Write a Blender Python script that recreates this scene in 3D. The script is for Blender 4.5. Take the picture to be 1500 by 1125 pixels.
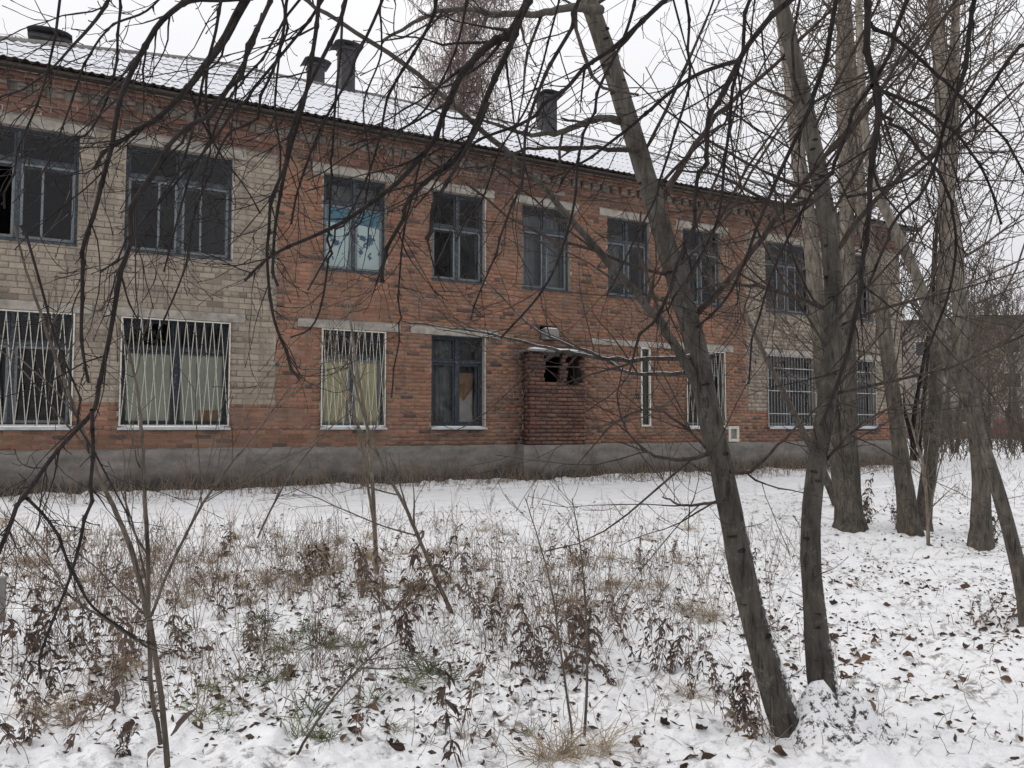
import bpy, math, random
import numpy as np
from mathutils import Vector, Matrix, noise
sc = bpy.context.scene
for o in list(bpy.data.objects): bpy.data.objects.remove(o)
# ------------------------------------------------------------------ camera
EYE = np.array([0.0, 0.0, 1.55]); FPX = 1150.0
YAW = math.radians(28.1); PITCH = math.radians(3.16)
cam_d = bpy.data.cameras.new('camera'); cam = bpy.data.objects.new('camera', cam_d)
sc.collection.objects.link(cam); sc.camera = cam
cam_d.sensor_width = 36; cam_d.lens = 36 * FPX / 1500; cam_d.clip_start = 0.05; cam_d.clip_end = 2000
cam.location = EYE; cam.rotation_euler = (math.pi / 2 + PITCH, 0, -YAW)
# ------------------------------------------------------------------ sky and sun (overcast)
SUN_EL, SUN_AZ = math.radians(32), math.radians(-62)      # azimuth from +Y towards +X
w = bpy.data.worlds.new('World'); sc.world = w; w.use_nodes = True
wn = w.node_tree; wn.nodes.clear()
def wnode(t, **k):
    n = wn.nodes.new(t)
    for a, b in k.items(): setattr(n, a, b)
    return n
wo = wnode('ShaderNodeOutputWorld'); bg = wnode('ShaderNodeBackground'); bg.inputs[1].default_value = 0.1
sky = wnode('ShaderNodeTexSky', sky_type='NISHITA', sun_disc=False, sun_elevation=SUN_EL, sun_rotation=SUN_AZ, air_density=2.0, dust_density=5.0)
tc = wnode('ShaderNodeTexCoord'); sep = wnode('ShaderNodeSeparateXYZ'); wn.links.new(tc.outputs['Generated'], sep.inputs[0])
ramp = wnode('ShaderNodeValToRGB'); wn.links.new(sep.outputs['Z'], ramp.inputs[0])
ramp.color_ramp.elements[0].position = 0.0; ramp.color_ramp.elements[0].color = (0.515, 0.512, 0.545, 1)
re = ramp.color_ramp.elements.new(0.5); re.color = (0.535, 0.532, 0.56, 1)
ramp.color_ramp.elements[1].position = 1.0; ramp.color_ramp.elements[1].color = (1.0, 1.0, 1.0, 1)
cn = wnode('ShaderNodeTexNoise'); cn.inputs['Scale'].default_value = 2.2; cn.inputs['Detail'].default_value = 4
wn.links.new(tc.outputs['Generated'], cn.inputs[0])
cm = wnode('ShaderNodeMapRange'); cm.inputs[3].default_value = 12.2; cm.inputs[4].default_value = 14.2
wn.links.new(cn.outputs[0], cm.inputs[0])
vm = wnode('ShaderNodeVectorMath', operation='SCALE'); wn.links.new(ramp.outputs[0], vm.inputs[0]); wn.links.new(cm.outputs[0], vm.inputs['Scale'])
mx = wnode('ShaderNodeMix', data_type='RGBA'); mx.inputs[0].default_value = 0.93
wn.links.new(sky.outputs[0], mx.inputs[6]); wn.links.new(vm.outputs[0], mx.inputs[7])
wn.links.new(mx.outputs[2], bg.inputs[0]); wn.links.new(bg.outputs[0], wo.inputs[0])
sd = bpy.data.lights.new('sun', 'SUN'); sd.energy = 0.8; sd.angle = math.radians(40); sd.color = (1, 0.97, 0.93)
sun = bpy.data.objects.new('sun', sd); sc.collection.objects.link(sun)
sv = Vector((math.sin(SUN_AZ) * math.cos(SUN_EL), math.cos(SUN_AZ) * math.cos(SUN_EL), math.sin(SUN_EL)))
sun.rotation_euler = sv.to_track_quat('Z', 'Y').to_euler()
sc.view_settings.view_transform = 'Standard'; sc.view_settings.look = 'None'
sc.view_settings.exposure = 0.08; sc.view_settings.gamma = 1.0; sc.view_settings.use_curve_mapping = False
sc.render.engine = 'CYCLES'
try:
    sc.cycles.use_denoising = True; sc.cycles.max_bounces = 4; sc.cycles.diffuse_bounces = 2; sc.cycles.glossy_bounces = 2; sc.cycles.transparent_max_bounces = 6
    sc.cycles.caustics_reflective = False; sc.cycles.caustics_refractive = False
except Exception: pass
# ------------------------------------------------------------------ helpers
FWD = np.array([math.sin(YAW) * math.cos(PITCH), math.cos(YAW) * math.cos(PITCH), math.sin(PITCH)])
RGT = np.array([math.cos(YAW), -math.sin(YAW), 0.0]); UPV = np.cross(RGT, FWD)
def ray(x, y): return FWD + RGT * ((x - 750) / FPX) - UPV * ((y - 562.5) / FPX)
def P(x, y, z): return EYE + ray(x, y) * z                  # photo point at a chosen distance
def proj(p):
    d = np.asarray(p) - EYE; z = d @ FWD
    return 750 + FPX * (d @ RGT) / z, 562.5 - FPX * (d @ UPV) / z, z
D = 14.5                                                     # distance of the facade plane
def base_z(x, y):
    t = min(max((y - 4.0) / 10.5, 0), 1); return 0.48 * t
def G(x, y):                                                 # where a photo point meets the ground
    r = ray(x, y); t = 5.0
    for _ in range(25): p = EYE + r * t; t = (base_z(p[0], p[1]) - EYE[2]) / r[2]
    p = EYE + r * t; return p
def smooth(a, b, x): t = min(max((x - a) / (b - a), 0), 1); return t * t * (3 - 2 * t)
def gz(x, y):                                                # ground height with snow lumps
    z = base_z(x, y); d = math.hypot(x, y)
    k = 1.0 - 0.9 * smooth(10.3, 10.9, y) * (1 - smooth(12.8, 13.5, y))
    far = 1 - smooth(25, 40, d)
    n = 0.06 * noise.noise((x * 0.7, y * 0.7, 1.0)) + 0.05 * noise.noise((x * 2.3, y * 2.3, 4.0))
    if d < 22:
        n += 0.05 * abs(noise.noise((x * 5.5, y * 5.5, 9.0))) + 0.03 * noise.noise((x * 11, y * 11, 2.0)) + 0.011 * noise.noise((x * 26, y * 26, 7.0))
    z += n * k * far
    rm = math.hypot(x - ROOT[0], y - ROOT[1])
    return z + 0.06 * math.exp(-(rm / 0.35) ** 2)
ROOT = G(1190, 1090)
C = sc.collection
def link(o, parent=None):
    C.objects.link(o)
    if parent is not None: o.parent = parent
    return o
def tag(o, label=None, cat=None, group=None, kind=None):
    for k, v in (('label', label), ('category', cat), ('group', group), ('kind', kind)):
        if v: o[k] = v
    return o
def empty(name, loc, parent=None):
    o = bpy.data.objects.new(name, None); o.empty_display_size = 0.2; o.location = [float(v) for v in loc]; return link(o, parent)
def wpos(o):
    v = Vector((0, 0, 0))
    while o is not None: v += o.location; o = o.parent
    return np.array(v)
def mesh_np(name, V, F, m, smooth_=False, col=None):
    V = np.asarray(V, dtype=np.float32).reshape(-1, 3); me = bpy.data.meshes.new(name)
    if isinstance(F, np.ndarray):
        k = F.shape[1]; n = len(F)
        me.vertices.add(len(V)); me.vertices.foreach_set('co', V.ravel())
        me.loops.add(n * k); me.loops.foreach_set('vertex_index', F.astype(np.int32).ravel())
        me.polygons.add(n); me.polygons.foreach_set('loop_start', np.arange(0, n * k, k, dtype=np.int32))
        me.update(calc_edges=True)
    else:
        me.from_pydata([tuple(map(float, v)) for v in V], [], F); me.update()
    if smooth_: me.polygons.foreach_set('use_smooth', np.ones(len(me.polygons), dtype=bool))
    if col is not None:
        a = me.attributes.new('tint', 'FLOAT_COLOR', 'POINT'); c = np.ones((len(V), 4), dtype=np.float32); c[:, :3] = col
        a.data.foreach_set('color', c.ravel())
    for q in (m if isinstance(m, (list, tuple)) else [m]): me.materials.append(q)
    return me
def obj(name, V, F, m, parent=None, **k):                    # V in world coordinates
    V = np.asarray(V, dtype=np.float64).reshape(-1, 3)
    if parent is not None: V = V - wpos(parent)
    return link(bpy.data.objects.new(name, mesh_np(name, V, F, m, **k)), parent)
BF = [(0, 1, 3, 2), (4, 6, 7, 5), (0, 4, 5, 1), (2, 3, 7, 6), (0, 2, 6, 4), (1, 5, 7, 3)]
class MB:
    def __init__(s): s.V = []; s.F = []
    def box(s, x0, x1, y0, y1, z0, z1):
        n = len(s.V)
        for x in (x0, x1):
            for y in (y0, y1):
                for z in (z0, z1): s.V.append((x, y, z))
        s.F += [tuple(n + i for i in f) for f in BF]; return s
    def quad(s, a, b, c, d):
        n = len(s.V); s.V += [a, b, c, d]; s.F.append((n, n + 1, n + 2, n + 3)); return s
    def poly(s, pts):
        n = len(s.V); s.V += list(pts); s.F.append(tuple(range(n, n + len(pts)))); return s
    def rod(s, a, b, r, k=5):
        V, F = tube([(np.array([a, b], float), np.array([r, r], float))], k, caps=True)
        n = len(s.V); s.V += [tuple(v) for v in V]; s.F += [tuple(int(i) + n for i in f) for f in F]; return s
    def build(s, name, m, parent=None, **k): return obj(name, s.V, s.F, m, parent, **k)
def tube(lines, k=4, caps=False):
    Vs, Fs, n0 = [], [], 0
    ang = np.arange(k) * 2 * math.pi / k; ca, sa = np.cos(ang), np.sin(ang)
    for pts, rad in lines:
        pts = np.asarray(pts, float); n = len(pts)
        t = np.gradient(pts, axis=0); t /= np.linalg.norm(t, axis=1)[:, None] + 1e-9
        m = t.mean(0); ref = np.array([1.0, 0, 0]) if abs(m[0]) < 0.6 * np.linalg.norm(m) + 1e-9 else np.array([0, 0, 1.0]) if abs(m[2]) < abs(m[1]) else np.array([0, 1.0, 0])
        u = np.cross(t, ref); u /= np.linalg.norm(u, axis=1)[:, None] + 1e-9; v = np.cross(t, u)
        R = np.asarray(rad, float)
        ring = pts[:, None, :] + (u[:, None, :] * ca[None, :, None] + v[:, None, :] * sa[None, :, None]) * R[:, None, None]
        Vs.append(ring.reshape(-1, 3))
        i = np.arange(n - 1)[:, None] * k; j = np.arange(k)[None, :]; j2 = (j + 1) % k
        Fs.append((np.stack([i + j, i + j2, i + k + j2, i + k + j], -1).reshape(-1, 4) + n0)); n0 += n * k
    V = np.concatenate(Vs); F = np.concatenate(Fs)
    if caps and len(lines) == 1 and k >= 4:
        L = [tuple(f) for f in F] + [tuple(range(k))[::-1], tuple(range(len(V) - k, len(V)))]
        return V, L
    return V, F
# ------------------------------------------------------------------ materials
class NT:
    def __init__(s, name):
        s.m = bpy.data.materials.new(name); s.m.use_nodes = True; s.t = s.m.node_tree; s.b = s.t.nodes['Principled BSDF']; s.o = s.t.nodes['Material Output']
        s.b.inputs['Specular IOR Level'].default_value = 0.25
    def n(s, t, ins=None, **k):
        x = s.t.nodes.new(t)
        for a, b in k.items(): setattr(x, a, b)
        for a, b in (ins or {}).items(): s.set(x.inputs[a], b)
        return x
    def set(s, i, v):
        if hasattr(v, 'is_output'): s.t.links.new(v, i)
        elif isinstance(v, tuple) and len(v) == 3 and i.type == 'RGBA': i.default_value = (*v, 1)
        else: i.default_value = v
    def co(s, scale=1.0, kind='Object'):
        c = s.n('ShaderNodeTexCoord').outputs[kind]
        if scale == 1.0: return c
        return s.n('ShaderNodeMapping', {'Vector': c, 'Scale': scale if isinstance(scale, tuple) else (scale,) * 3}).outputs[0]
    def wco(s, scale=(1, 1, 1)):
        c = s.n('ShaderNodeNewGeometry').outputs['Position']
        return s.n('ShaderNodeMapping', {'Vector': c, 'Scale': scale}).outputs[0]
    def noise(s, vec, scale=5.0, detail=4.0, rough=0.55, out=0):
        return s.n('ShaderNodeTexNoise', {'Vector': vec, 'Scale': scale, 'Detail': detail, 'Roughness': rough}).outputs[out]
    def ramp(s, fac, stops):
        r = s.n('ShaderNodeValToRGB', {0: fac}); e = r.color_ramp.elements
        while len(e) < len(stops): e.new(0.5)
        for q, (p, c) in zip(e, stops): q.position = p; q.color = (*c, 1) if isinstance(c, tuple) else (c, c, c, 1)
        return r.outputs[0]
    def mix(s, f, a, b, mode='MIX'):
        x = s.n('ShaderNodeMix', data_type='RGBA', blend_type=mode); s.set(x.inputs[0], f); s.set(x.inputs[6], a); s.set(x.inputs[7], b); return x.outputs[2]
    def math(s, op, a, b=0.0):
        x = s.n('ShaderNodeMath', operation=op); s.set(x.inputs[0], a); s.set(x.inputs[1], b); return x.outputs[0]
    def bump(s, h, st=0.4, dist=0.01):
        b = s.n('ShaderNodeBump', {'Height': h, 'Strength': st, 'Distance': dist}); s.t.links.new(b.outputs[0], s.b.inputs['Normal'])
    def done(s, col, rough=0.85, **k):
        s.set(s.b.inputs['Base Color'], col); s.set(s.b.inputs['Roughness'], rough)
        for a, v in k.items(): s.set(s.b.inputs[a.replace('_', ' ')], v)
        return s.m
def simple(name, c, var=0.25, scale=8.0, rough=0.8, bump=0.2, dist=0.005, **k):
    t = NT(name); f = t.noise(t.wco(), scale, 5)
    col = t.ramp(f, [(0.25, tuple(v * (1 - var) for v in c)), (0.75, tuple(min(1, v * (1 + var)) for v in c))])
    if bump: t.bump(t.noise(t.wco(), scale * 6, 3), bump, dist)
    return t.done(col, rough, **k)
M = {}
def make_brick(name, from_object, grey_=False):
    t = NT(name)
    c = t.n('ShaderNodeObjectInfo').outputs['Color'] if from_object else t.n('ShaderNodeAttribute', attribute_name='tint').outputs['Color']
    p = t.wco(); f = t.noise(p, 38, 4); g = t.noise(p, 2.1, 5)
    c = t.mix(0.55, c, t.ramp(f, [(0.3, 0.33), (0.7, 0.64)]), 'OVERLAY')
    c = t.mix(t.ramp(g, [(0.45, 0.05), (0.72, 0.5)]), c, (0.10, 0.085, 0.075))
    st = t.noise(t.wco((3.0, 1, 0.35)), 2.4, 6, 0.7)
    c = t.mix(t.ramp(st, [(0.50, 0.0), (0.72, 0.55)]), c, (0.075, 0.06, 0.052))
    c = t.mix(t.ramp(t.noise(t.wco(), 1.1, 6, 0.7), [(0.48, 0.0), (0.70, 0.32)]), c, (0.36, 0.21, 0.135), 'MIX') if not grey_ else c
    eff = t.noise(p, 6.5, 6, 0.7)
    c = t.mix(t.ramp(eff, [(0.6, 0.0), (0.78, 0.35)]), c, (0.36, 0.32, 0.28))
    t.bump(t.noise(p, 90, 3), 0.5, 0.004)
    return t.done(c, 0.92)
M['brick'] = make_brick('brick_body', False); M['brick1'] = make_brick('brick_body_single', True); M['gbrick'] = make_brick('grey_brick_body', False, True); M['gbrick1'] = make_brick('grey_brick_body_single', True, True)
def mk_mortar():
    t = NT('mortar'); p = t.wco(); g = t.noise(p, 3.0, 6, 0.65)
    c = t.ramp(g, [(0.3, (0.14, 0.12, 0.105)), (0.55, (0.33, 0.29, 0.25)), (0.8, (0.46, 0.42, 0.36))])
    t.bump(t.noise(p, 60, 4), 0.8, 0.006); return t.done(c, 0.95)
M['mortar'] = mk_mortar(); M['soot_shade'] = simple('sooty_mortar_and_hole_shade', (0.035, 0.028, 0.026), 0.4, 9, 0.95, 0.4)  # dark shaft mortar; its near-black colour also paints shade inside the holes
def mk_render():
    t = NT('plinth_render'); p = t.wco(); z = t.n('ShaderNodeSeparateXYZ', {0: p}).outputs[2]
    g = t.noise(t.wco((1, 1, 2.2)), 2.2, 7, 0.65); h = t.noise(p, 14, 5, 0.7)
    c = t.ramp(g, [(0.28, (0.105, 0.095, 0.085)), (0.5, (0.175, 0.16, 0.146)), (0.75, (0.25, 0.23, 0.21))])
    c = t.mix(0.45, c, t.ramp(h, [(0.3, 0.32), (0.7, 0.66)]), 'OVERLAY')
    # damp tide mark along the foot of the plinth, ragged
    d = t.math('ADD', z, t.math('MULTIPLY', t.noise(t.wco((1, 1, 1)), 1.7, 6, 0.7), -0.55))
    c = t.mix(t.ramp(d, [(0.30, 0.92), (0.46, 0.25), (0.62, 0.0)]), c, (0.045, 0.043, 0.04))
    t.bump(h, 0.5, 0.01); return t.done(c, 0.95)
M['render'] = mk_render()
def mk_snow(name, dirt):
    t = NT(name); p = t.wco(); f = t.noise(p, 55, 5, 0.7); g = t.noise(p, 3.2, 7, 0.72); h = t.noise(p, 17, 5, 0.7)
    c = t.ramp(f, [(0.2, (0.74, 0.745, 0.77)), (0.7, (0.87, 0.87, 0.885))])
    if dirt:
        pos = t.n('ShaderNodeSeparateXYZ', {0: p}).outputs[1]
        s = t.math('MULTIPLY', t.ramp(g, [(0.47, 0.0), (0.62, 1.0)]), t.ramp(h, [(0.48, 0.0), (0.56, 1.0)]))
        s = t.math('MINIMUM', t.math('ADD', s, t.ramp(t.noise(p, 9, 6, 0.75), [(0.63, 0.0), (0.68, 0.8)])), 1.0)
        soil = t.ramp(t.noise(p, 40, 4), [(0.3, (0.05, 0.038, 0.028)), (0.55, (0.13, 0.10, 0.07)), (0.8, (0.12, 0.125, 0.07))])
        c = t.mix(t.math('MULTIPLY', s, dirt), c, soil)
    t.bump(t.math('ADD', f, t.math('MULTIPLY', h, 2.0)), 0.5, 0.012)
    return t.done(c, 0.75, Subsurface_Weight=0.0)
M['snow'] = mk_snow('snow', 0.85); M['snow_clean'] = mk_snow('snow_clean', 0.0); M['roof_snow'] = simple('thin_roof_snow', (0.66, 0.67, 0.71), 0.07, 1.5, 0.8, 0.3, 0.006); M['snow_path'] = mk_snow('snow_trodden', 0.35)
def mk_bark(name, lo, hi, snow=0.0, knots=True, tall=0.0):
    t = NT(name); p = t.wco((1, 1, 0.22)); q = t.wco((0.6, 0.6, 3.0))
    f = t.noise(p, 26, 6, 0.65); g = t.noise(t.wco(), 4, 5, 0.7); h = t.noise(q, 11, 4, 0.65)
    c = t.ramp(f, [(0.28, lo), (0.72, hi)]); c = t.mix(0.85, c, t.ramp(g, [(0.3, 0.26), (0.7, 0.7)]), 'OVERLAY')
    fis = t.noise(t.wco((1, 1, 0.12)), 46, 4, 0.6); c = t.mix(t.ramp(fis, [(0.56, 0.0), (0.64, 0.7)]), c, tuple(v * 0.35 for v in lo))
    if knots: c = t.mix(t.ramp(t.noise(t.wco(), 13, 6, 0.75), [(0.57, 0.0), (0.68, 0.55)]), c, (0.17, 0.17, 0.145))
    if knots: c = t.mix(t.ramp(h, [(0.64, 0.0), (0.71, 0.7)]), c, tuple(v * 0.3 for v in lo))
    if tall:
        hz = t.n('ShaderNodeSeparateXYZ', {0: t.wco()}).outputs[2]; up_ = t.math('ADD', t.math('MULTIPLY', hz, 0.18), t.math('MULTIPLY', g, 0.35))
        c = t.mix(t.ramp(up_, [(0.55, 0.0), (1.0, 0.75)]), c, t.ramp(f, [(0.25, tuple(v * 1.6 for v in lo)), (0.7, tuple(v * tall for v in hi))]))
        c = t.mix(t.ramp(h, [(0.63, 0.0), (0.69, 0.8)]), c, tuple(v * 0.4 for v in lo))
    if snow:
        nz = t.n('ShaderNodeSeparateXYZ', {0: t.n('ShaderNodeNewGeometry').outputs['Normal']}); zz = t.n('ShaderNodeSeparateXYZ', {0: t.wco()}).outputs[2]
        e = t.math('ADD', t.math('MULTIPLY', nz.outputs[2], 0.9), t.math('MULTIPLY', nz.outputs[0], 0.35))
        e = t.math('ADD', e, t.math('MULTIPLY', t.noise(t.wco(), 42, 5, 0.75), 1.1))
        e = t.math('ADD', e, t.math('MULTIPLY', zz, -snow))
        c = t.mix(t.ramp(e, [(0.72, 0.0), (0.86, 1.0)]), c, (0.82, 0.82, 0.84))
    t.bump(t.math('ADD', f, t.math('MULTIPLY', t.noise(t.wco((1, 1, 0.4)), 60, 4), 0.6)), 0.9, 0.02); return t.done(c, 0.9)
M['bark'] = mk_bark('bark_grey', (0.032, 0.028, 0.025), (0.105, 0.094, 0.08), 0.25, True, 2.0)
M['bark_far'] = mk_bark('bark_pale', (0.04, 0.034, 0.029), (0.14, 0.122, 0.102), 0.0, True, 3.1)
M['bark_dark'] = mk_bark('bark_dark', (0.013, 0.0105, 0.01), (0.042, 0.034, 0.032), 0.0, False)
M['twig'] = mk_bark('twig_brown', (0.028, 0.021, 0.018), (0.09, 0.07, 0.06), 0.0, False)
M['twig_pale'] = mk_bark('twig_pale', (0.10, 0.08, 0.062), (0.26, 0.22, 0.17), 0.0, False)
M['sapling'] = mk_bark('sapling_bark', (0.06, 0.047, 0.038), (0.165, 0.135, 0.11), 0.0, False)
M['birch'] = mk_bark('birch_bark', (0.25, 0.23, 0.21), (0.5, 0.47, 0.44), 0.0)
M['birch_twig'] = simple('birch_twig', (0.2, 0.15, 0.132), bump=0)
M['slate'] = simple('slate_sheet', (0.065, 0.063, 0.062), 0.4, 9)
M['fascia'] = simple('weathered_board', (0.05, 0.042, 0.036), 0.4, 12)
M['lintel'] = simple('lintel_concrete', (0.30, 0.275, 0.24), 0.38, 7, 0.95, 0.5, 0.006)
M['slab'] = simple('slab_concrete', (0.2, 0.19, 0.18), 0.3, 9, 0.95, 0.5, 0.006)
M['plaster'] = simple('reveal_plaster', (0.34, 0.31, 0.28), 0.35, 9, 0.95, 0.5, 0.006)
M['vent'] = simple('vent_sheet', (0.05, 0.05, 0.056), 0.35, 6, 0.7)
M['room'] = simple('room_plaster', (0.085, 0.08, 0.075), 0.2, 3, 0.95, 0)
M['tin'] = simple('tin_sill', (0.42, 0.46, 0.5), 0.25, 5, 0.45, 0.1, Metallic=0.3)
def mk_grille():
    t = NT('grille_paint'); f = t.noise(t.wco(), 17, 6, 0.75)
    return t.done(t.ramp(f, [(0.34, (0.16, 0.075, 0.04)), (0.41, (0.5, 0.47, 0.4)), (0.75, (0.66, 0.64, 0.57))]), 0.65)
M['grille'] = mk_grille()
M['grille_grey'] = simple('grille_paint_grey', (0.34, 0.34, 0.33), 0.3, 22, 0.6, 0)
def mk_paint(name, c, under):
    t = NT(name); p = t.wco(); f = t.noise(p, 24, 6, 0.72); g = t.noise(t.wco((1, 1, 0.25)), 60, 3)
    col = t.mix(t.ramp(f, [(0.52, 0.0), (0.64, 1.0)]), t.ramp(g, [(0.3, tuple(v * 0.75 for v in c)), (0.7, tuple(v * 1.2 for v in c))]), under)
    t.bump(f, 0.4, 0.003); return t.done(col, 0.7)
M['frame'] = mk_paint('frame_paint_blue', (0.04, 0.05, 0.06), (0.13, 0.13, 0.125))
M['sash'] = mk_paint('sash_paint_pale', (0.17, 0.185, 0.195), (0.08, 0.08, 0.08))
M['frame_deep'] = mk_paint('frame_paint_deep_blue', (0.026, 0.033, 0.043), (0.11, 0.112, 0.115))
def mk_glass():
    t = NT('window_glass'); t.t.nodes.remove(t.b)
    tr = t.n('ShaderNodeBsdfTransparent', {0: (0.9, 0.91, 0.91)}); gl = t.n('ShaderNodeBsdfGlossy', {0: (0.75, 0.77, 0.8), 'Roughness': 0.02})
    df = t.n('ShaderNodeBsdfDiffuse', {0: (0.2, 0.2, 0.195)})
    nz = t.math('ADD', t.noise(t.wco((1, 1, 0.6)), 5, 6, 0.7), t.math('MULTIPLY', t.math('SUBTRACT', t.n('ShaderNodeObjectInfo').outputs['Random'], 0.5), 0.5))
    b = t.n('ShaderNodeBump', {'Height': t.noise(t.wco(), 1.5, 2), 'Strength': 0.25, 'Distance': 0.05}); t.t.links.new(b.outputs[0], gl.inputs['Normal'])
    fr = t.n('ShaderNodeFresnel', {'IOR': 1.45}); m1 = t.n('ShaderNodeMixShader', {0: fr.outputs[0], 1: tr.outputs[0], 2: gl.outputs[0]})
    m2 = t.n('ShaderNodeMixShader', {0: t.ramp(nz, [(0.45, 0.0), (0.95, 0.12)]), 1: m1.outputs[0], 2: df.outputs[0]})
    t.t.links.new(m2.outputs[0], t.o.inputs[0]); return t.m
M['glass'] = mk_glass()
def mk_painted_pane():
    t = NT('painted_pane'); p = t.wco(); z = t.n('ShaderNodeSeparateXYZ', {0: p}).outputs[2]
    f = t.noise(p, 5.5, 6, 0.6); e = t.math('ADD', f, t.math('MULTIPLY', t.math('ABSOLUTE', t.math('SUBTRACT', z, 4.98)), -0.45))
    c = t.mix(t.ramp(e, [(0.475, 0.0), (0.50, 1.0)]), (0.30, 0.37, 0.365), (0.04, 0.08, 0.115))
    zt = t.math('ADD', z, t.math('MULTIPLY', f, 0.12))
    c = t.mix(t.ramp(t.math('SUBTRACT', zt, 4.9), [(0.60, 0.0), (0.62, 1.0)]), c, (0.06, 0.13, 0.175))
    return t.done(c, 0.35)
M['painted'] = mk_painted_pane()
M['board_green'] = simple('board_pale_green', (0.5, 0.53, 0.42), 0.15, 2.5, 0.9, 0)
M['board_yellow'] = simple('curtain_yellow', (0.74, 0.67, 0.38), 0.15, 2.5, 0.9, 0)
M['board_brown'] = simple('hardboard_brown', (0.30, 0.17, 0.085), 0.25, 3, 0.9, 0)
M['cloth'] = simple('torn_net_curtain', (0.46, 0.44, 0.41), 0.2, 6, 0.95, 0)
M['cloth_grey'] = simple('dusty_curtain', (0.2, 0.205, 0.205), 0.25, 6, 0.95, 0)
def mk_leaf(name, stops):
    t = NT(name); r = t.n('ShaderNodeObjectInfo').outputs['Random']; g = t.noise(t.wco(), 30, 3)
    c = t.ramp(t.math('ADD', t.math('MULTIPLY', r, 0.55), t.math('MULTIPLY', g, 0.6)), stops); return t.done(c, 0.85)
M['leaf'] = mk_leaf('dead_leaf', [(0.25, (0.028, 0.02, 0.017)), (0.6, (0.085, 0.052, 0.038)), (0.95, (0.19, 0.12, 0.08))])
M['weed_leaf'] = mk_leaf('weed_leaf', [(0.2, (0.04, 0.029, 0.026)), (0.55, (0.098, 0.07, 0.058)), (0.9, (0.18, 0.135, 0.105))])
M['stalk'] = mk_leaf('weed_stalk', [(0.2, (0.07, 0.045, 0.035)), (0.6, (0.15, 0.10, 0.075)), (0.9, (0.24, 0.18, 0.13))])
M['straw'] = mk_leaf('straw', [(0.2, (0.16, 0.11, 0.075)), (0.55, (0.30, 0.23, 0.15)), (0.9, (0.42, 0.34, 0.23))])
M['stems'] = mk_leaf('dry_stem', [(0.2, (0.085, 0.06, 0.047)), (0.45, (0.21, 0.155, 0.115)), (0.8, (0.38, 0.30, 0.215))])
M['green'] = mk_leaf('green_grass', [(0.25, (0.045, 0.065, 0.028)), (0.6, (0.10, 0.13, 0.055)), (0.9, (0.22, 0.21, 0.10))])
# ------------------------------------------------------------------ ground
def build_ground():
    rr = np.concatenate([[0.01], np.geomspace(2.6, 26, 330), np.geomspace(29, 900, 40)])
    yaw = YAW
    a_in = np.linspace(-0.72, 0.72, 420); a_out = np.linspace(0.80, 2 * math.pi - 0.80, 50)
    aa = np.concatenate([a_in, a_out]) + yaw; na = len(aa); V = []
    for r in rr:
        for a in aa:
            x, y = r * math.sin(a), r * math.cos(a); V.append((x, y, gz(x, y)))
    n = len(rr); i = np.arange(n - 1)[:, None] * na; j = np.arange(na)[None, :]; j2 = (j + 1) % na
    F = np.stack([i + j, i + na + j, i + na + j2, i + j2], -1).reshape(-1, 4)
    o = obj('snow_ground', V, F, M['snow'], smooth_=True); tag(o, kind='structure')
    xs = np.arange(-14, 42, 0.16); ys = np.linspace(10.75, 12.85, 30); V = []
    for x in xs:
        e = 0.12 * noise.noise((x * 0.5, 3, 0))
        for k, y in enumerate(ys):
            rut = 0.012 * (math.exp(-((y - 11.2 - e) / 0.13) ** 2) + math.exp(-((y - 12.45 - e) / 0.13) ** 2))
            edge = 0.022 if 0 < k < len(ys) - 1 else -0.03
            V.append((x, y + e * 0.5, base_z(x, y) + edge - rut + 0.022 * noise.noise((x * 2, y * 2, 5)) + 0.014 * noise.noise((x * 6, y * 6, 5))))
    m = len(ys); i = np.arange(len(xs) - 1)[:, None] * m; j = np.arange(m - 1)[None, :]
    F = np.stack([i + j, i + m + j, i + m + j + 1, i + j + 1], -1).reshape(-1, 4)
    tag(obj('path', V, F, M['snow_path'], smooth_=True), kind='structure')
build_ground()
# ------------------------------------------------------------------ the brick building
XL, XR = -3.2, 20.4; YR = 19.9; YB = 25.3
ZP = 1.17; ZG = 0.0
EAVE_Y, EAVE_Z, RIDGE_Z = 14.05, 7.22, 10.40; OV = D - EAVE_Y
B = empty('brick_building', ((XL + XR) / 2, D, 0.4))
tag(B, 'two-storey derelict brick building, red centre and grey ends, under a snow-covered corrugated roof', 'building')
UZ0, UZ1, LZ0, LZ1 = 4.52, 6.34, 1.57, 3.40
big = [(-2.0, -0.3), (0.39, 2.10)]; bigR = [(15.1, 16.8), (17.5, 19.2)]
small = [(3.73, 4.96), (5.93, 7.10), (8.0, 9.2), (10.2, 11.4), (12.4, 13.6)]
up = [(a, b, UZ0, UZ1) for a, b in big + small + bigR]
low = [(-2.0, -0.3, LZ0, LZ1), (0.39, 2.10, LZ0, LZ1), (3.73, 4.96, LZ0, LZ1), (5.93, 7.10, LZ0, LZ1), (12.45, 13.65, LZ0, LZ1), (15.1, 16.8, LZ0, LZ1), (17.5, 19.2, LZ0, LZ1)]
slit = (11.12, 11.36, LZ0 + 0.02, LZ1); hole = (8.42, 8.86, 3.42, 3.74)
shaft_gap = (8.10, 9.34, 2.3, 3.11)
openings = up + low + [slit, hole, shaft_gap]
SH = (8.02, 9.38)                                            # bricked-up shaft
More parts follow.
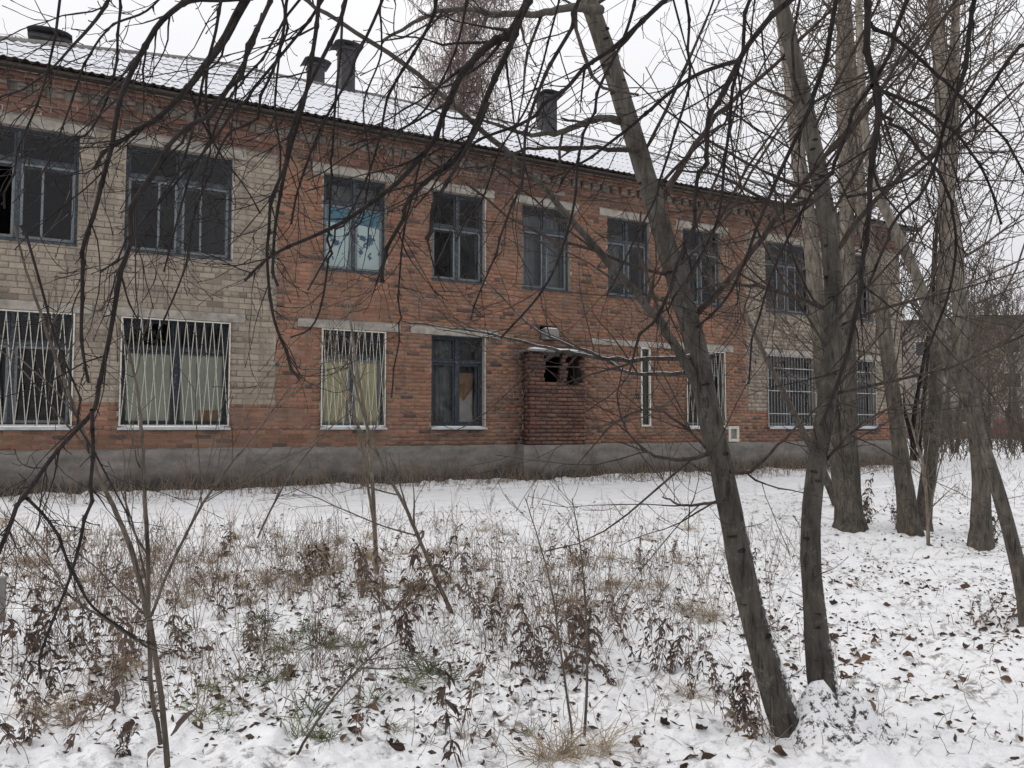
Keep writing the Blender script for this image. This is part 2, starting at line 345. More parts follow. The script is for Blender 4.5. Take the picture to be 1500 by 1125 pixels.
def wall_cells(ops, x0, x1, z0, z1):
    xs = sorted({x0, x1, *[v for o in ops for v in o[:2] if x0 < v < x1]}); zs = sorted({z0, z1, *[v for o in ops for v in o[2:] if z0 < v < z1]})
    for a, b in zip(xs, xs[1:]):
        for c, d in zip(zs, zs[1:]):
            if not any(o[0] <= (a + b) / 2 <= o[1] and o[2] <= (c + d) / 2 <= o[3] for o in ops): yield a, b, c, d
WT = 0.45
mb = MB()
for a, b, c, d in wall_cells(openings, XL, XR, ZP, 7.30):
    mb.quad((a, D + 0.013, c), (b, D + 0.013, c), (b, D + 0.013, d), (a, D + 0.013, d)); mb.quad((a, D + WT, c), (a, D + WT, d), (b, D + WT, d), (b, D + WT, c))
for x0, x1, z0, z1 in openings:
    y0, y1 = D + 0.013, D + WT
    mb.quad((x0, y0, z0), (x0, y1, z0), (x0, y1, z1), (x0, y0, z1)); mb.quad((x1, y0, z0), (x1, y0, z1), (x1, y1, z1), (x1, y1, z0))
    mb.quad((x0, y0, z0), (x1, y0, z0), (x1, y1, z0), (x0, y1, z0)); mb.quad((x0, y0, z1), (x0, y1, z1), (x1, y1, z1), (x1, y0, z1))
wall = mb.build('wall', M['mortar'], B); wall['label'] = 'front wall of the building with recessed mortar joints'
mb = MB()
mb.box(XL, XL + WT, D + WT, YB, ZP, 7.3).box(XR - WT, XR, D + WT, YB, ZP, 7.3).box(XL, XR, YB, YB + 0.3, ZP, 7.3)
mb.build('side_wall', M['mortar'], B)
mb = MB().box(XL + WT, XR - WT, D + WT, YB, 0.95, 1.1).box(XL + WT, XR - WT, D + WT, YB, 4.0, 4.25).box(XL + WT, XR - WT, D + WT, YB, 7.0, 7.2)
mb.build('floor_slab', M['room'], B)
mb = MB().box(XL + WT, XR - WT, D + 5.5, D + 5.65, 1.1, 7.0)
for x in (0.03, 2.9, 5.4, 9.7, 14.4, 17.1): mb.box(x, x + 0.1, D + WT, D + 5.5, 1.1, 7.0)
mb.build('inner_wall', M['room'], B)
# plinth with a ragged render skin
xs = np.arange(XL - 0.04, XR + 0.05, 0.10); zs = np.linspace(0.1, ZP, 10); V = []
for x in xs:
    for k, z in enumerate(zs):
        off = 0.045 + 0.012 * noise.noise((x * 1.3, z * 2, 0)) + 0.006 * noise.noise((x * 6, z * 6, 3))
        zz = z + (0.018 * noise.noise((x * 2.2, 0, 8)) + 0.012 * noise.noise((x * 9, 0, 8)) if k == len(zs) - 1 else 0)
        V.append((x, D - off, zz))
    V.append((x, D + 0.03, zs[-1] + 0.004))
m = len(zs) + 1; i = np.arange(len(xs) - 1)[:, None] * m; j = np.arange(m - 1)[None, :]
obj('plinth', V, np.stack([i + j, i + m + j, i + m + j + 1, i + j + 1], -1).reshape(-1, 4), M['render'], B, smooth_=False)
MB().box(XL, XR, D + 0.05, YB + 0.3, 0.1, ZP - 0.03).build('plinth_core', M['render'], B)
MB().box(SH[0] - 0.22, SH[1] + 0.05, D - 0.40, D - 0.03, 0.1, ZP + 0.012).build('plinth_step', M['render'], B)
# bricks
rnd = random.Random(4)
bricks = []                                                   # x0,x1,z0,z1,yfront,yback,kind
lintels = []
for (a, b, c, d) in up: lintels.append((a - 0.22, b + 0.22, d + 0.002, d + 0.155, 0.035))
for (a, b, c, d) in low:
    e = 0.45 if b - a < 1.5 else 0.28
    lintels.append((a - e, b + (0.3 if b - a < 1.5 else 0.25), d + 0.002, d + 0.150, 0.03))
lintels.append((9.75, 12.0, LZ1 + 0.002, LZ1 + 0.13, 0.025))
cut = [(o[0] - 0.004, o[1] + 0.004, o[2], o[3]) for o in openings] + [(l[0] - 0.006, l[1] + 0.006, l[2] - 0.01, l[3] + 0.006) for l in lintels] + [(SH[0] - 0.01, SH[1] + 0.01, ZP - 0.1, 3.13)]
def lay(x0, x1, z0, h, blen, shift, yf, yb, kind, cuts, j=0.014):
    x = x0 - shift
    pieces = []
    while x < x1:
        L = blen if not isinstance(blen, tuple) else blen[len(pieces) % len(blen)]
        L += rnd.uniform(-0.006, 0.006)
        a, b = max(x, x0), min(x + L, x1)
        pieces.append((a, b)); x += L + j
    for a, b in pieces:
        segs = [(a, b, z0, z0 + h)]
        for c in cuts:
            new = []
            for s in segs:
                if s[1] <= c[0] or s[0] >= c[1] or s[3] <= c[2] or s[2] >= c[3]: new.append(s); continue
                ov = min(s[3], c[3]) - max(s[2], c[2])
                if ov < 0.45 * h:
                    if c[2] > s[2]: new.append((s[0], s[1], s[2], c[2]))
                    else: new.append((s[0], s[1], c[3], s[3]))
                else:
                    if s[0] < c[0]: new.append((s[0], c[0], s[2], s[3]))
                    if s[1] > c[1]: new.append((c[1], s[1], s[2], s[3]))
            segs = new
        for s in segs:
            if s[1] - s[0] > 0.03 and s[3] - s[2] > 0.015: bricks.append((*s, yf, yb, kind))
def zone(x0, x1, z0, z1, ch, kind, cuts, hdr):
    z, k = z0, 0
    while z < z1 - 0.02:
        h = min(ch - 0.014, z1 - z)
        if k % hdr == hdr - 1: lay(x0, x1, z, h, 0.12, 0.06 if k % 2 else 0.0, D, D + 0.02, kind, cuts)
        else: lay(x0, x1, z, h, 0.25, (0.13 if k % 2 else 0.0), D, D + 0.02, kind, cuts)
        z += ch; k += 1
ZS = 1.955; SXL, SXR = 2.89, 14.4; ZC = 6.56
zone(XL, XR, ZP + 0.03, ZS, 0.0775, 'red', cut, 5)
zone(XL, SXL, ZS + 0.003, ZC, 0.1, 'grey', cut, 4)
zone(SXL + 0.01, SXR, ZS + 0.003, ZC, 0.0775, 'red', cut, 5)
zone(SXR + 0.01, XR, ZS + 0.003, ZC, 0.1, 'grey', cut, 4)
# cornice: corbelled courses, a row of dentils, top courses
cor = MB(); z = ZC
for k, off in enumerate((0.03, 0.03, 0.07, 0.07)):
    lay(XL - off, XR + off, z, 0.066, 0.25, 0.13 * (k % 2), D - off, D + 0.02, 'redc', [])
    cor.box(XL - off, XR + off, D - off + 0.010, D + 0.005, z - 0.002, z + 0.0755); z += 0.0775
ZD = z
x = XL - 0.06; k = 0
while x < XR + 0.05:
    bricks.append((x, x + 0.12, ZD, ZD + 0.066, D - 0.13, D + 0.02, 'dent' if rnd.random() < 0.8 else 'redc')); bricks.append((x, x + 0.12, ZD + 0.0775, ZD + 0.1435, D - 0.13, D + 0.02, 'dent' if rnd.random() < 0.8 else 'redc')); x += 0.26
cor.box(XL, XR, D - 0.015, D + 0.005, ZD + 0.0005, ZD + 0.1535)
z = ZD + 0.155
for k in range(5):
    off = 0.15 + 0.03 * (k > 1)
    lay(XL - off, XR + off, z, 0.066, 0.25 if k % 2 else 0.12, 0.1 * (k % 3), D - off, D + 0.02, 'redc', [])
    cor.box(XL - off, XR + off, D - off + 0.010, D + 0.005, z - 0.001, z + 0.0765); z += 0.0775
cor.build('cornice_core', M['mortar'], B)
# the bricked-up shaft, two ragged holes near its top
shy = D - 0.30
holes = [(SH[0] + 0.36, SH[0] + 0.76, 2.50, 3.12), (SH[0] + 0.88, SH[1] - 0.10, 2.47, 3.12)]
z = ZP + 0.02; k = 0; mcut = []
while z < 3.08:
    for a, b in ([(SH[0], SH[1])]):
        h2 = [(q[0] + rnd.uniform(-0.06, 0.05), q[1] + rnd.uniform(-0.05, 0.05), q[2], q[3]) for q in holes]
        h2[1] = (h2[1][0], min(h2[1][1], SH[1] - 0.02), h2[1][2], h2[1][3])
        lay(a, b, z, 0.066, 0.245, 0.13 * (k % 2), shy + rnd.uniform(-0.004, 0.004), shy + 0.12, 'shaft', h2, 0.018)
    z += 0.0835; k += 1
sm = MB()
for a, b, c, d in wall_cells([(q[0] - 0.03, q[1] + 0.02, q[2] - 0.01, q[3]) for q in holes], SH[0] + 0.006, SH[1] - 0.006, ZP, 3.12): sm.box(a, b, shy + 0.02, shy + 0.11, c, d)
sm.box(SH[0], SH[0] + 0.11, shy + 0.112, D + 0.007, ZP, 3.12).box(SH[1] - 0.11, SH[1], shy + 0.112, D + 0.007, ZP, 3.12)
for k in range(23):
    z = ZP + 0.02 + 0.0835 * k
    bricks.append((SH[0] - 0.012, SH[0] + 0.1, z, z + 0.068, shy + 0.125 if k % 2 else shy + 0.01, D + 0.004 if k % 2 else shy + 0.25, 'shaft'))
sm.box(9.30, 9.336, D + 0.02, D + WT + 0.5, 2.31, 3.10).box(8.104, 8.14, D + 0.02, D + WT + 0.5, 2.31, 3.10)  # dark linings added over the gap's sides so the holes look black
sm.build('shaft_core', M['soot_shade'], B)
cs = MB().box(SH[0] - 0.12, SH[1] + 0.10, shy - 0.12, D + 0.005, 3.135, 3.18).build('canopy_slab', M['slab'], B)
cs['label'] = 'thin concrete canopy slab over the bricked-up shaft'
def lump(name, x0, x1, y0, y1, z, h, m, parent, nx=14, ny=6, seed=0):
    V = []
    for i_ in range(nx + 1):
        for j_ in range(ny + 1):
            u, v = i_ / nx, j_ / ny; e = min(u, 1 - u, v * ny / nx * 2, (1 - v) * ny / nx * 2)
            V.append((x0 + (x1 - x0) * u, y0 + (y1 - y0) * v, z + (h * min(1, e * 6) ** 0.6 * (0.8 + 0.35 * noise.noise((u * 5, v * 5, seed)))) if e > 0 else z))
    F = [(a * (ny + 1) + b, (a + 1) * (ny + 1) + b, (a + 1) * (ny + 1) + b + 1, a * (ny + 1) + b + 1) for a in range(nx) for b in range(ny)]
    return obj(name, V, F, m, parent, smooth_=True)
lump('slab_snow', SH[0] - 0.08, SH[1] - 0.15, shy - 0.10, D - 0.02, 3.182, 0.055, M['snow_clean'], B)
MB().box(8.47, 8.80, D - 0.16, D + 0.25, 3.435, 3.66).build('vent_block', M['slab'], B); lump('block_snow', 8.48, 8.79, D - 0.15, D - 0.01, 3.662, 0.03, M['snow_clean'], B)
# colours of bricks and meshes
def bcol(b):
    x, z, kd = (b[0] + b[1]) / 2, (b[2] + b[3]) / 2, b[6]; r = rnd.random(); n = noise.noise((x * 0.45, z * 0.7, 2.0))
    if kd == 'grey':
        v = rnd.uniform(0.84, 1.12) * (1 + 0.10 * n); c = np.array([0.325, 0.275, 0.218]) * v
        if r < 0.04: c *= 0.7
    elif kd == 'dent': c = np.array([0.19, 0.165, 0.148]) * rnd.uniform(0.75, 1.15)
    elif kd == 'redc': c = np.array([0.175, 0.088, 0.065]) * rnd.uniform(0.6, 1.2)  # cornice red set darker: the eave's shade is put into the colour
    elif kd == 'shaft': c = np.array([0.145, 0.07, 0.053]) * rnd.uniform(0.6, 1.3)
    else:
        c = np.array([0.272, 0.135, 0.087]) * rnd.uniform(0.78, 1.2) * (1 + 0.28 * n)
        if r < 0.06: c = np.array([0.10, 0.062, 0.052]) * rnd.uniform(0.8, 1.2)
        elif r < 0.22: c = np.array([0.25, 0.145, 0.10]) * rnd.uniform(0.85, 1.1)
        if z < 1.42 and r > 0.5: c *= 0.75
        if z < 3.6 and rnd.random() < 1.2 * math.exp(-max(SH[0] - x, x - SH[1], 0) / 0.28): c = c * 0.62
    return np.clip(c, 0.01, 0.8)
blk = [f for f in BF if f != (1, 5, 7, 3) or True]
def brick_mesh(bs):
    n = len(bs); V = np.zeros((n, 8, 3)); COL = np.zeros((n, 8, 3))
    for q, b in enumerate(bs):
        dy = rnd.uniform(-0.0035, 0.0035) + (0.006 if rnd.random() < 0.04 else 0)
        k = 0
        for x_ in (b[0], b[1]):
            for y_ in (b[4] + dy, b[5]):
                for z_ in (b[2], b[3]):
                    jx, jz = rnd.uniform(-0.003, 0.003), rnd.uniform(-0.003, 0.003)
                    V[q, k] = (x_ + jx, y_ + (rnd.uniform(-0.002, 0.002) if y_ < b[5] else 0), z_ + jz); k += 1
        COL[q, :] = bcol(b)
    F = (np.arange(n)[:, None, None] * 8 + np.array(BF)[None]).reshape(-1, 4)
    return V.reshape(-1, 3), F, COL.reshape(-1, 3)
def in_view(b):
    x, y, z = proj(((b[0] + b[1]) / 2, b[4], (b[2] + b[3]) / 2)); return 2 < x < 1498 and 2 < y < 1123
def area(b): x, y, z = proj(((b[0] + b[1]) / 2, b[4], (b[2] + b[3]) / 2)); return (b[1] - b[0]) * (b[3] - b[2]) / z / z * (1.2 - x / 3000)
unit = []; gunit = []
for q in range(4):
    k = MB().box(-0.5, 0.5, 0, 1, -0.5, 0.5); Vv = np.array(k.V) + np.array([[rnd.uniform(-0.012, 0.012), 0, rnd.uniform(-0.03, 0.03)] for _ in k.V])
    unit.append(mesh_np('brick', Vv, k.F, M['brick1'])); gunit.append(mesh_np('brick', Vv, k.F, M['gbrick1']))
singles = []
for nm, kinds in (('grey_brick', ('grey',)), ('red_brick', ('red', 'shaft'))):
    c = sorted([b for b in bricks if b[6] in kinds and in_view(b)], key=area, reverse=True)[:300]; singles += c
    for b in c:
        o = bpy.data.objects.new(nm, rnd.choice(gunit if nm == 'grey_brick' else unit)); dy = rnd.uniform(-0.0035, 0.0035)
        o.location = Vector(((b[0] + b[1]) / 2, b[4] + dy, (b[2] + b[3]) / 2)) - Vector(wpos(B)); o.scale = (b[1] - b[0], b[5] - b[4], b[3] - b[2])
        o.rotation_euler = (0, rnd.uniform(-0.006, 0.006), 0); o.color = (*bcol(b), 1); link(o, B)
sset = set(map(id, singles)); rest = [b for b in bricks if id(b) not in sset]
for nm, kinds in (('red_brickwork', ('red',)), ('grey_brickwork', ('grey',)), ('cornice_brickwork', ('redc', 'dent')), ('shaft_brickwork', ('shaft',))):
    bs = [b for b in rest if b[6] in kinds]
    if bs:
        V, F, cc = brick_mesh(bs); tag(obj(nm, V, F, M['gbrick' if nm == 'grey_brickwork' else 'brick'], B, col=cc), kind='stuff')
for l in lintels:
    zt = l[3]; mb = MB().box(l[0], l[1], D - l[4] * rnd.uniform(0.5, 0.9), D + 0.05, l[2], zt); mb.build('lintel', M['lintel'], B)
# pale render patch above the second big window row
# ------------------------------------------------------------------ windows
FY = D + 0.11
def pane(parent, x0, x1, z0, z1, y, m):
    d = [rnd.uniform(-0.005, 0.005) for _ in range(3)]
    return MB().quad((x0, y + d[0], z0), (x1, y + d[1], z0), (x1, y + d[1] + d[2], z1), (x0, y + d[0] + d[2], z1)).build('pane', m, parent)
def ring(mb, x0, x1, z0, z1, y0, y1, t):
    mb.box(x0, x0 + t, y0, y1, z0, z1).box(x1 - t, x1, y0, y1, z0, z1).box(x0 + t, x1 - t, y0, y1, z0, z0 + t).box(x0 + t, x1 - t, y0, y1, z1 - t, z1)
def window(x0, x1, z0, z1, fm='frame', transom=0.68, panes='glass', vent=None, leafbar=False, miss=()):
    W = empty('window', ((x0 + x1) / 2, FY, z0), B)
    f = MB(); t = 0.042; g = 0.004
    ring(f, x0 + g, x1 - g, z0 + g, z1 - g, FY, FY + 0.10, t)
    xm = (x0 + x1) / 2; zt = z0 + (z1 - z0) * transom
    f.box(x0 + t + g, x1 - t - g, FY - 0.006, FY + 0.09, zt, zt + 0.055); f.box(xm - 0.034, xm + 0.034, FY - 0.003, FY + 0.09, z0 + t + g, zt); f.box(xm - 0.028, xm + 0.028, FY - 0.003, FY + 0.09, zt + 0.055, z1 - t - g)
    f.build('frame', M[fm], W)
    n = 0
    for a, b in ((x0 + t + 0.006, xm - 0.037), (xm + 0.037, x1 - t - 0.006)):
        s = MB(); ring(s, a, b, z0 + t + 0.008, zt - 0.003, FY + 0.015, FY + 0.06, 0.042)
        if leafbar:
            q = a + (b - a) * (0.62 if a < xm - 0.1 else 0.40); s.box(q - 0.017, q + 0.017, FY + 0.018, FY + 0.056, z0 + t + 0.05, zt - 0.045)
        s.build('sash', M['sash' if fm == 'frame' else 'frame_deep'], W)
        s = MB(); ring(s, a, b, zt + 0.06, z1 - t - 0.008, FY + 0.02, FY + 0.055, 0.03); s.build('sash', M[fm], W)
        pm = panes if isinstance(panes, str) else panes[n]
        if n not in miss: pane(W, a + 0.04, b - 0.04, z0 + t + 0.05, zt - 0.045, FY + 0.036, M[pm])
        pane(W, a + 0.028, b - 0.028, zt + 0.10, z1 - t - 0.036, FY + 0.036, M['glass']); n += 1
    # second, inner set of sashes
    s = MB(); yb = FY + 0.17
    for a, b in ((x0 + t, xm - 0.01), (xm + 0.01, x1 - t)): ring(s, a, b, z0 + 0.05, zt, yb, yb + 0.04, 0.045)
    s.build('inner_sash', M['sash'], W)
    return W
def sill(x0, x1, z0, m='tin', out=0.09, snow=True):
    V = [(x0 - 0.03, FY - 0.002, z0 + 0.012), (x1 + 0.03, FY - 0.002, z0 + 0.012), (x1 + 0.03, D - out, z0 - 0.03), (x0 - 0.03, D - out, z0 - 0.03), (x1 + 0.03, D - out, z0 - 0.06), (x0 - 0.03, D - out, z0 - 0.06), (x1 + 0.03, D - out + 0.015, z0 - 0.065), (x0 - 0.03, D - out + 0.015, z0 - 0.065)]
    obj('sill', V, [(0, 3, 2, 1), (3, 5, 4, 2), (5, 7, 6, 4)], M[m], B)
    if snow:
        lump('sill_snow', x0 - 0.02, x1 + 0.02, D - out + 0.004, D + 0.03, z0 - 0.022, 0.028, M['snow_clean'], B, 16, 4, x0)
def drape(name, x0, x1, z0, z1, y, m, folds=6, amp=0.03, ragged=0.0, seed=1):
    nx, nz = 48, 12; V = []
    for i_ in range(nx + 1):
        u = i_ / nx
        for j_ in range(nz + 1):
            v = j_ / nz; zb = z0 + ragged * (0.5 + 0.5 * noise.noise((u * 4, seed, 0))) * (1 - v)
            V.append((x0 + (x1 - x0) * u, y + amp * math.sin(u * folds * 6.283 + 2 * noise.noise((u * 3, v, seed))), zb + (z1 - zb) * v))
    F = [(a * (nz + 1) + b, (a + 1) * (nz + 1) + b, (a + 1) * (nz + 1) + b + 1, a * (nz + 1) + b + 1) for a in range(nx) for b in range(nz)]
    return obj(name, V, F, m, B, smooth_=True)
for i_, (a, b, c, d) in enumerate(up):
    bigw = b - a > 1.5; pn = 'glass'
    if i_ == 2: pn = 'painted'
    window(a, b, c, d, transom=0.70 if i_ != 3 else 0.60, leafbar=bigw, panes=pn, miss=(0,) if i_ == 0 else ())
    MB().box(a - 0.01, b + 0.01, D - 0.015, FY - 0.004, c - 0.03, c + 0.002).build('sill', M['frame'], B)
for i_, (a, b, c, d) in enumerate(low):
    window(a, b, c, d, fm='frame_deep' if i_ in (1, 3) else 'frame', transom=0.70, leafbar=False)
    sill(a, b, c)
# jamb plaster strips
for (a, b, c, d) in (up[1], low[3], up[3]): MB().box(b - 0.003, b + 0.028, D - 0.012, D + 0.10, c, d - 0.01).build('jamb_plaster', M['plaster'], B)
yb = FY + 0.25
MB().box(0.46, 1.20, FY + 0.07, FY + 0.08, LZ0 + 0.03, LZ0 + 1.28).build('window_board', M['board_green'], B)
MB().box(1.29, 2.03, FY + 0.07, FY + 0.08, LZ0 + 0.03, LZ0 + 1.28).build('window_board', M['board_green'], B)
MB().box(1.62, 1.95, FY + 0.062, FY + 0.068, LZ0 + 0.03, LZ0 + 0.28).build('window_board', M['board_brown'], B)
drape('curtain', 3.78, 4.91, LZ0 + 0.06, LZ0 + 1.27, FY + 0.078, M['board_yellow'], 3, 0.008)
drape('curtain', 5.98, 6.50, LZ0 + 0.02, LZ0 + 1.75, yb, M['cloth_grey'], 5, 0.03)
MB().box(6.55, 7.05, yb + 0.10, yb + 0.12, LZ0 + 0.3, LZ0 + 1.12).build('window_board', M['board_brown'], B)
obj('torn_cloth', [(6.58, yb, LZ0 + 0.02), (6.78, yb + 0.02, LZ0 + 0.03), (7.02, yb, LZ0 + 0.02), (6.60, yb + 0.01, LZ0 + 0.30), (6.80, yb + 0.03, LZ0 + 0.52), (6.98, yb + 0.01, LZ0 + 0.36), (7.0, yb, LZ0 + 0.78), (6.70, yb + 0.02, LZ0 + 0.62)], [(0, 1, 4, 3), (1, 2, 5, 4), (4, 5, 6), (3, 4, 7)], M['cloth'], B)
drape('curtain', 8.05, 9.15, UZ0 + 0.02, UZ0 + 1.7, yb + 0.05, M['cloth_grey'], 7, 0.03)
drape('curtain', 10.25, 11.3, UZ0 + 0.02, UZ0 + 1.6, yb + 0.3, M['cloth_grey'], 5, 0.03, 0.5)
MB().box(4.0, 4.9, yb + 0.1, yb + 0.12, UZ0 + 1.15, UZ0 + 1.75).build('window_board', M['cloth_grey'], B)
drape('curtain', 12.45, 13.0, UZ0 + 0.02, UZ0 + 1.3, yb + 0.1, M['cloth_grey'], 5, 0.03, 0.3)
MB().box(10.92, 11.02, yb, yb + 0.08, UZ0 + 0.06, UZ0 + 0.45).box(10.90, 11.04, yb - 0.01, yb + 0.09, UZ0 + 0.45, UZ0 + 0.52).build('white_bottle', M['lintel'], B)
# slit window
W = empty('window', ((slit[0] + slit[1]) / 2, FY, slit[2]), B); f = MB(); ring(f, slit[0] - 0.02, slit[1] + 0.02, slit[2] - 0.02, slit[3] - 0.003, D - 0.012, D + 0.06, 0.04); f.build('frame', M['grille'], W)
pane(W, slit[0] + 0.02, slit[1] - 0.02, slit[2] + 0.02, slit[3] - 0.04, D + 0.03, M['glass']); MB().box(11.235, 11.255, D + 0.035, D + 0.05, slit[2] + 0.02, slit[3] - 0.04).build('sash', M['frame'], W)
# grilles
def grille(x0, x1, z0, z1, n, style, m):
    g = empty('window_grille', ((x0 + x1) / 2, D - 0.03, z0), B); y = D - 0.025
    f = MB(); ring(f, x0, x1, z0, z1, y - 0.008, y + 0.008, 0.022); f.build('grille_frame', m, g)
    r = 0.0058; st = (x1 - x0 - 0.04) / n
    if style == 'fan':
        for i2 in range(n):
            a, b = x0 + 0.02 + st * i2, x0 + 0.02 + st * (i2 + 1); dz = rnd.uniform(-0.004, 0.004)
            MB().rod((a + dz, y - 0.012, z1 - 0.015), (b + dz, y - 0.012, z0 + 0.015), r).build('bar', m, g); MB().rod((b - dz, y + 0.004, z1 - 0.015), (a - dz, y + 0.004, z0 + 0.015), r).build('bar', m, g)
    else:
        for i2 in range(1, n): a = x0 + 0.02 + st * i2; MB().rod((a, y, z1 - 0.012), (a, y, z0 + 0.012), r).build('bar', m, g)
        for q in (0.18, 0.5, 0.82): zz = z0 + (z1 - z0) * q; MB().box(x0 + 0.02, x1 - 0.02, y - 0.016, y - 0.008, zz - 0.012, zz + 0.012).build('bar', m, g)
grille(-2.02, -0.29, LZ0 + 0.0, LZ1 - 0.01, 11, 'fan', M['grille']); grille(0.38, 2.11, LZ0, LZ1 - 0.01, 12, 'fan', M['grille'])
grille(3.72, 4.97, LZ0, LZ1 - 0.01, 9, 'fan', M['grille']); grille(12.44, 13.66, LZ0, LZ1 - 0.01, 8, 'fan', M['grille'])
grille(15.08, 16.82, LZ0, LZ1 - 0.01, 16, 'bars', M['grille_grey']); grille(17.48, 19.22, LZ0, LZ1 - 0.01, 16, 'bars', M['grille_grey'])
# vent frame low on the wall by the near trunk
g = empty('vent_hatch', (13.75, D, 1.35), B); px = 13.72; f = MB(); ring(f, px, px + 0.34, 1.20, 1.58, D - 0.05, D - 0.004, 0.07); f.build('frame', M['grille'], g)
MB().box(px + 0.07, px + 0.27, D - 0.02, D - 0.006, 1.27, 1.51).build('hatch', M['slab'], g)
# ------------------------------------------------------------------ roof: rows of corrugated sheets with snow
def roof():
    R = empty('roof', (8.6, EAVE_Y, EAVE_Z), B)
    run = YR - EAVE_Y; slope = (RIDGE_Z - EAVE_Z) / run; nrow = 7; pitch = 0.15; amp = 0.022
    x0e, x1e = XL - OV, XR + OV
    for r in range(nrow):
        s0, s1 = r / nrow, min(1.0, (r + 1) / nrow + 0.012)
        xa, xb = x0e + run * s0, x1e - run * s0
        xs = np.arange(xa, xb, pitch / 8.0); n = len(xs); lift = 0.02
        V, Vs = [], []; ts = np.linspace(s0, s1, 4); wob = rnd.uniform(0, 1)
        for q in range(n):
            x_ = xs[q]; cyc = int(x_ / pitch); h = amp * math.cos(2 * math.pi * x_ / pitch); rag = 0.012 * noise.noise((cyc * 0.9, r, 3.3)) + 0.02 * noise.noise((int(x_ / 1.05) * 3.1, r, 1.3))
            lim = min((x_ - x0e) / run, (x1e - x_) / run)
            for k, t in enumerate(ts):
                tt = min(t, max(lim, s0)); y_ = EAVE_Y + run * tt + (rag if k == 0 else 0); zz = EAVE_Z + (RIDGE_Z - EAVE_Z) * tt + lift * (1 - k / 3.0) + h
                V.append((x_, y_, zz)); V.append((x_, y_, zz - 0.009))
                sn = max(h, -0.002) * 0.95 + 0.010 + 0.007 * noise.noise((x_ * 3, tt * 9, r)) - (0.004 if k == 0 else 0)
                Vs.append((x_, y_ + (0.006 + 0.008 * noise.noise((x_ * 8, r, 0)) if k == 0 else 0), EAVE_Z + (RIDGE_Z - EAVE_Z) * tt + lift * (1 - k / 3.0) + sn + 0.004))
        F, Fs = [], []
        K = len(ts) * 2
        for q in range(n - 1):
            a, b = q * K, (q + 1) * K
            F.append((a + 1, a, b, b + 1))
            for k in range(len(ts) - 1): F.append((a + 2 * k, a + 2 * k + 2, b + 2 * k + 2, b + 2 * k)); F.append((a + 2 * k + 1, b + 2 * k + 1, b + 2 * k + 3, a + 2 * k + 3))
            a, b = q * len(ts), (q + 1) * len(ts)
            for k in range(len(ts) - 1): Fs.append((a + k, b + k, b + k + 1, a + k + 1))
        o = obj('corrugated_sheeting', V, np.array(F), M['slate'], R); obj('roof_snow', Vs, np.array(Fs), M['roof_snow'], R, smooth_=True)
    mb = MB(); yb_ = 2 * YR - EAVE_Y; e = -0.012
    A, Bq = (x0e, EAVE_Y, EAVE_Z + e), (x1e, EAVE_Y, EAVE_Z + e); Cq, Dq = (x1e, yb_, EAVE_Z + e), (x0e, yb_, EAVE_Z + e); r0, r1 = (x0e + run, YR, RIDGE_Z + 0.03), (x1e - run, YR, RIDGE_Z + 0.03)
    mb.poly([Dq, A, r0]).poly([Bq, Cq, r1]).poly([Cq, Dq, r0, r1]); mb.build('hip_slope', M['roof_snow'], R)
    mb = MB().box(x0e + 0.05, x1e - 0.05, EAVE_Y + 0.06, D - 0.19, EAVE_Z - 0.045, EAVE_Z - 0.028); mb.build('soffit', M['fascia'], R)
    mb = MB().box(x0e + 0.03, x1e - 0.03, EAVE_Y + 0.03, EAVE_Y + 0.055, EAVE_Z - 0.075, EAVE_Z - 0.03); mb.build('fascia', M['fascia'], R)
    for a, b in ((r0, r1), ((x0e, EAVE_Y, EAVE_Z + 0.03), r0), ((x1e, EAVE_Y, EAVE_Z + 0.03), r1)): MB().rod(np.array(a) + (0, 0, 0.0), np.array(b) + (0, 0, 0.0), 0.06, 8).build('ridge_cap', M['slab'], R)
roof()
def vent(x, y, zt, w_, dp, zbot, hood, lab):
    o = empty('roof_vent', (x, y, zbot), B); o['label'] = lab
    MB().box(x - w_ / 2, x + w_ / 2, y - dp / 2, y + dp / 2, zbot, zt).build('shaft', M['vent'], o)
    mb = MB(); n = 6; hw = w_ * hood / 2; V = []
    for i2 in range(n + 1):
        a = math.pi * (0.08 + 0.84 * i2 / n); xx, zz = x - hw * math.cos(a) * 1.08, zt - 0.05 + 0.13 * math.sin(a) ** 0.8
        for yy in (y - dp * 0.72, y + dp * 0.72): V.append((xx, yy, zz)); V.append((xx, yy, zz + 0.02))
    F = []
    for i2 in range(n):
        a = i2 * 4; F += [(a, a + 2, a + 6, a + 4), (a + 1, a + 5, a + 7, a + 3), (a, a + 4, a + 5, a + 1), (a + 2, a + 3, a + 7, a + 6)]
    obj('hood', V, F, M['vent'], o); MB().box(x - w_ * 0.56, x + w_ * 0.56, y - dp * 0.6, y + dp * 0.6, zt - 0.11, zt - 0.06).build('collar', M['vent'], o)
vent(5.62, 19.75, 11.45, 0.36, 0.45, 10.0, 2.0, 'tall dark roof vent with flared hood')
vent(5.45, 22.3, 12.05, 0.42, 0.45, 8.9, 1.75, 'short hooded roof vent behind the tall one')
vent(11.75, 19.8, 11.42, 0.42, 0.5, 10.0, 1.6, 'roof vent with arched hood near the leaning trunk')
vent(-0.95, 18.2, 9.42, 0.68, 0.6, 7.6, 1.1, 'low wide roof vent at the left hip')
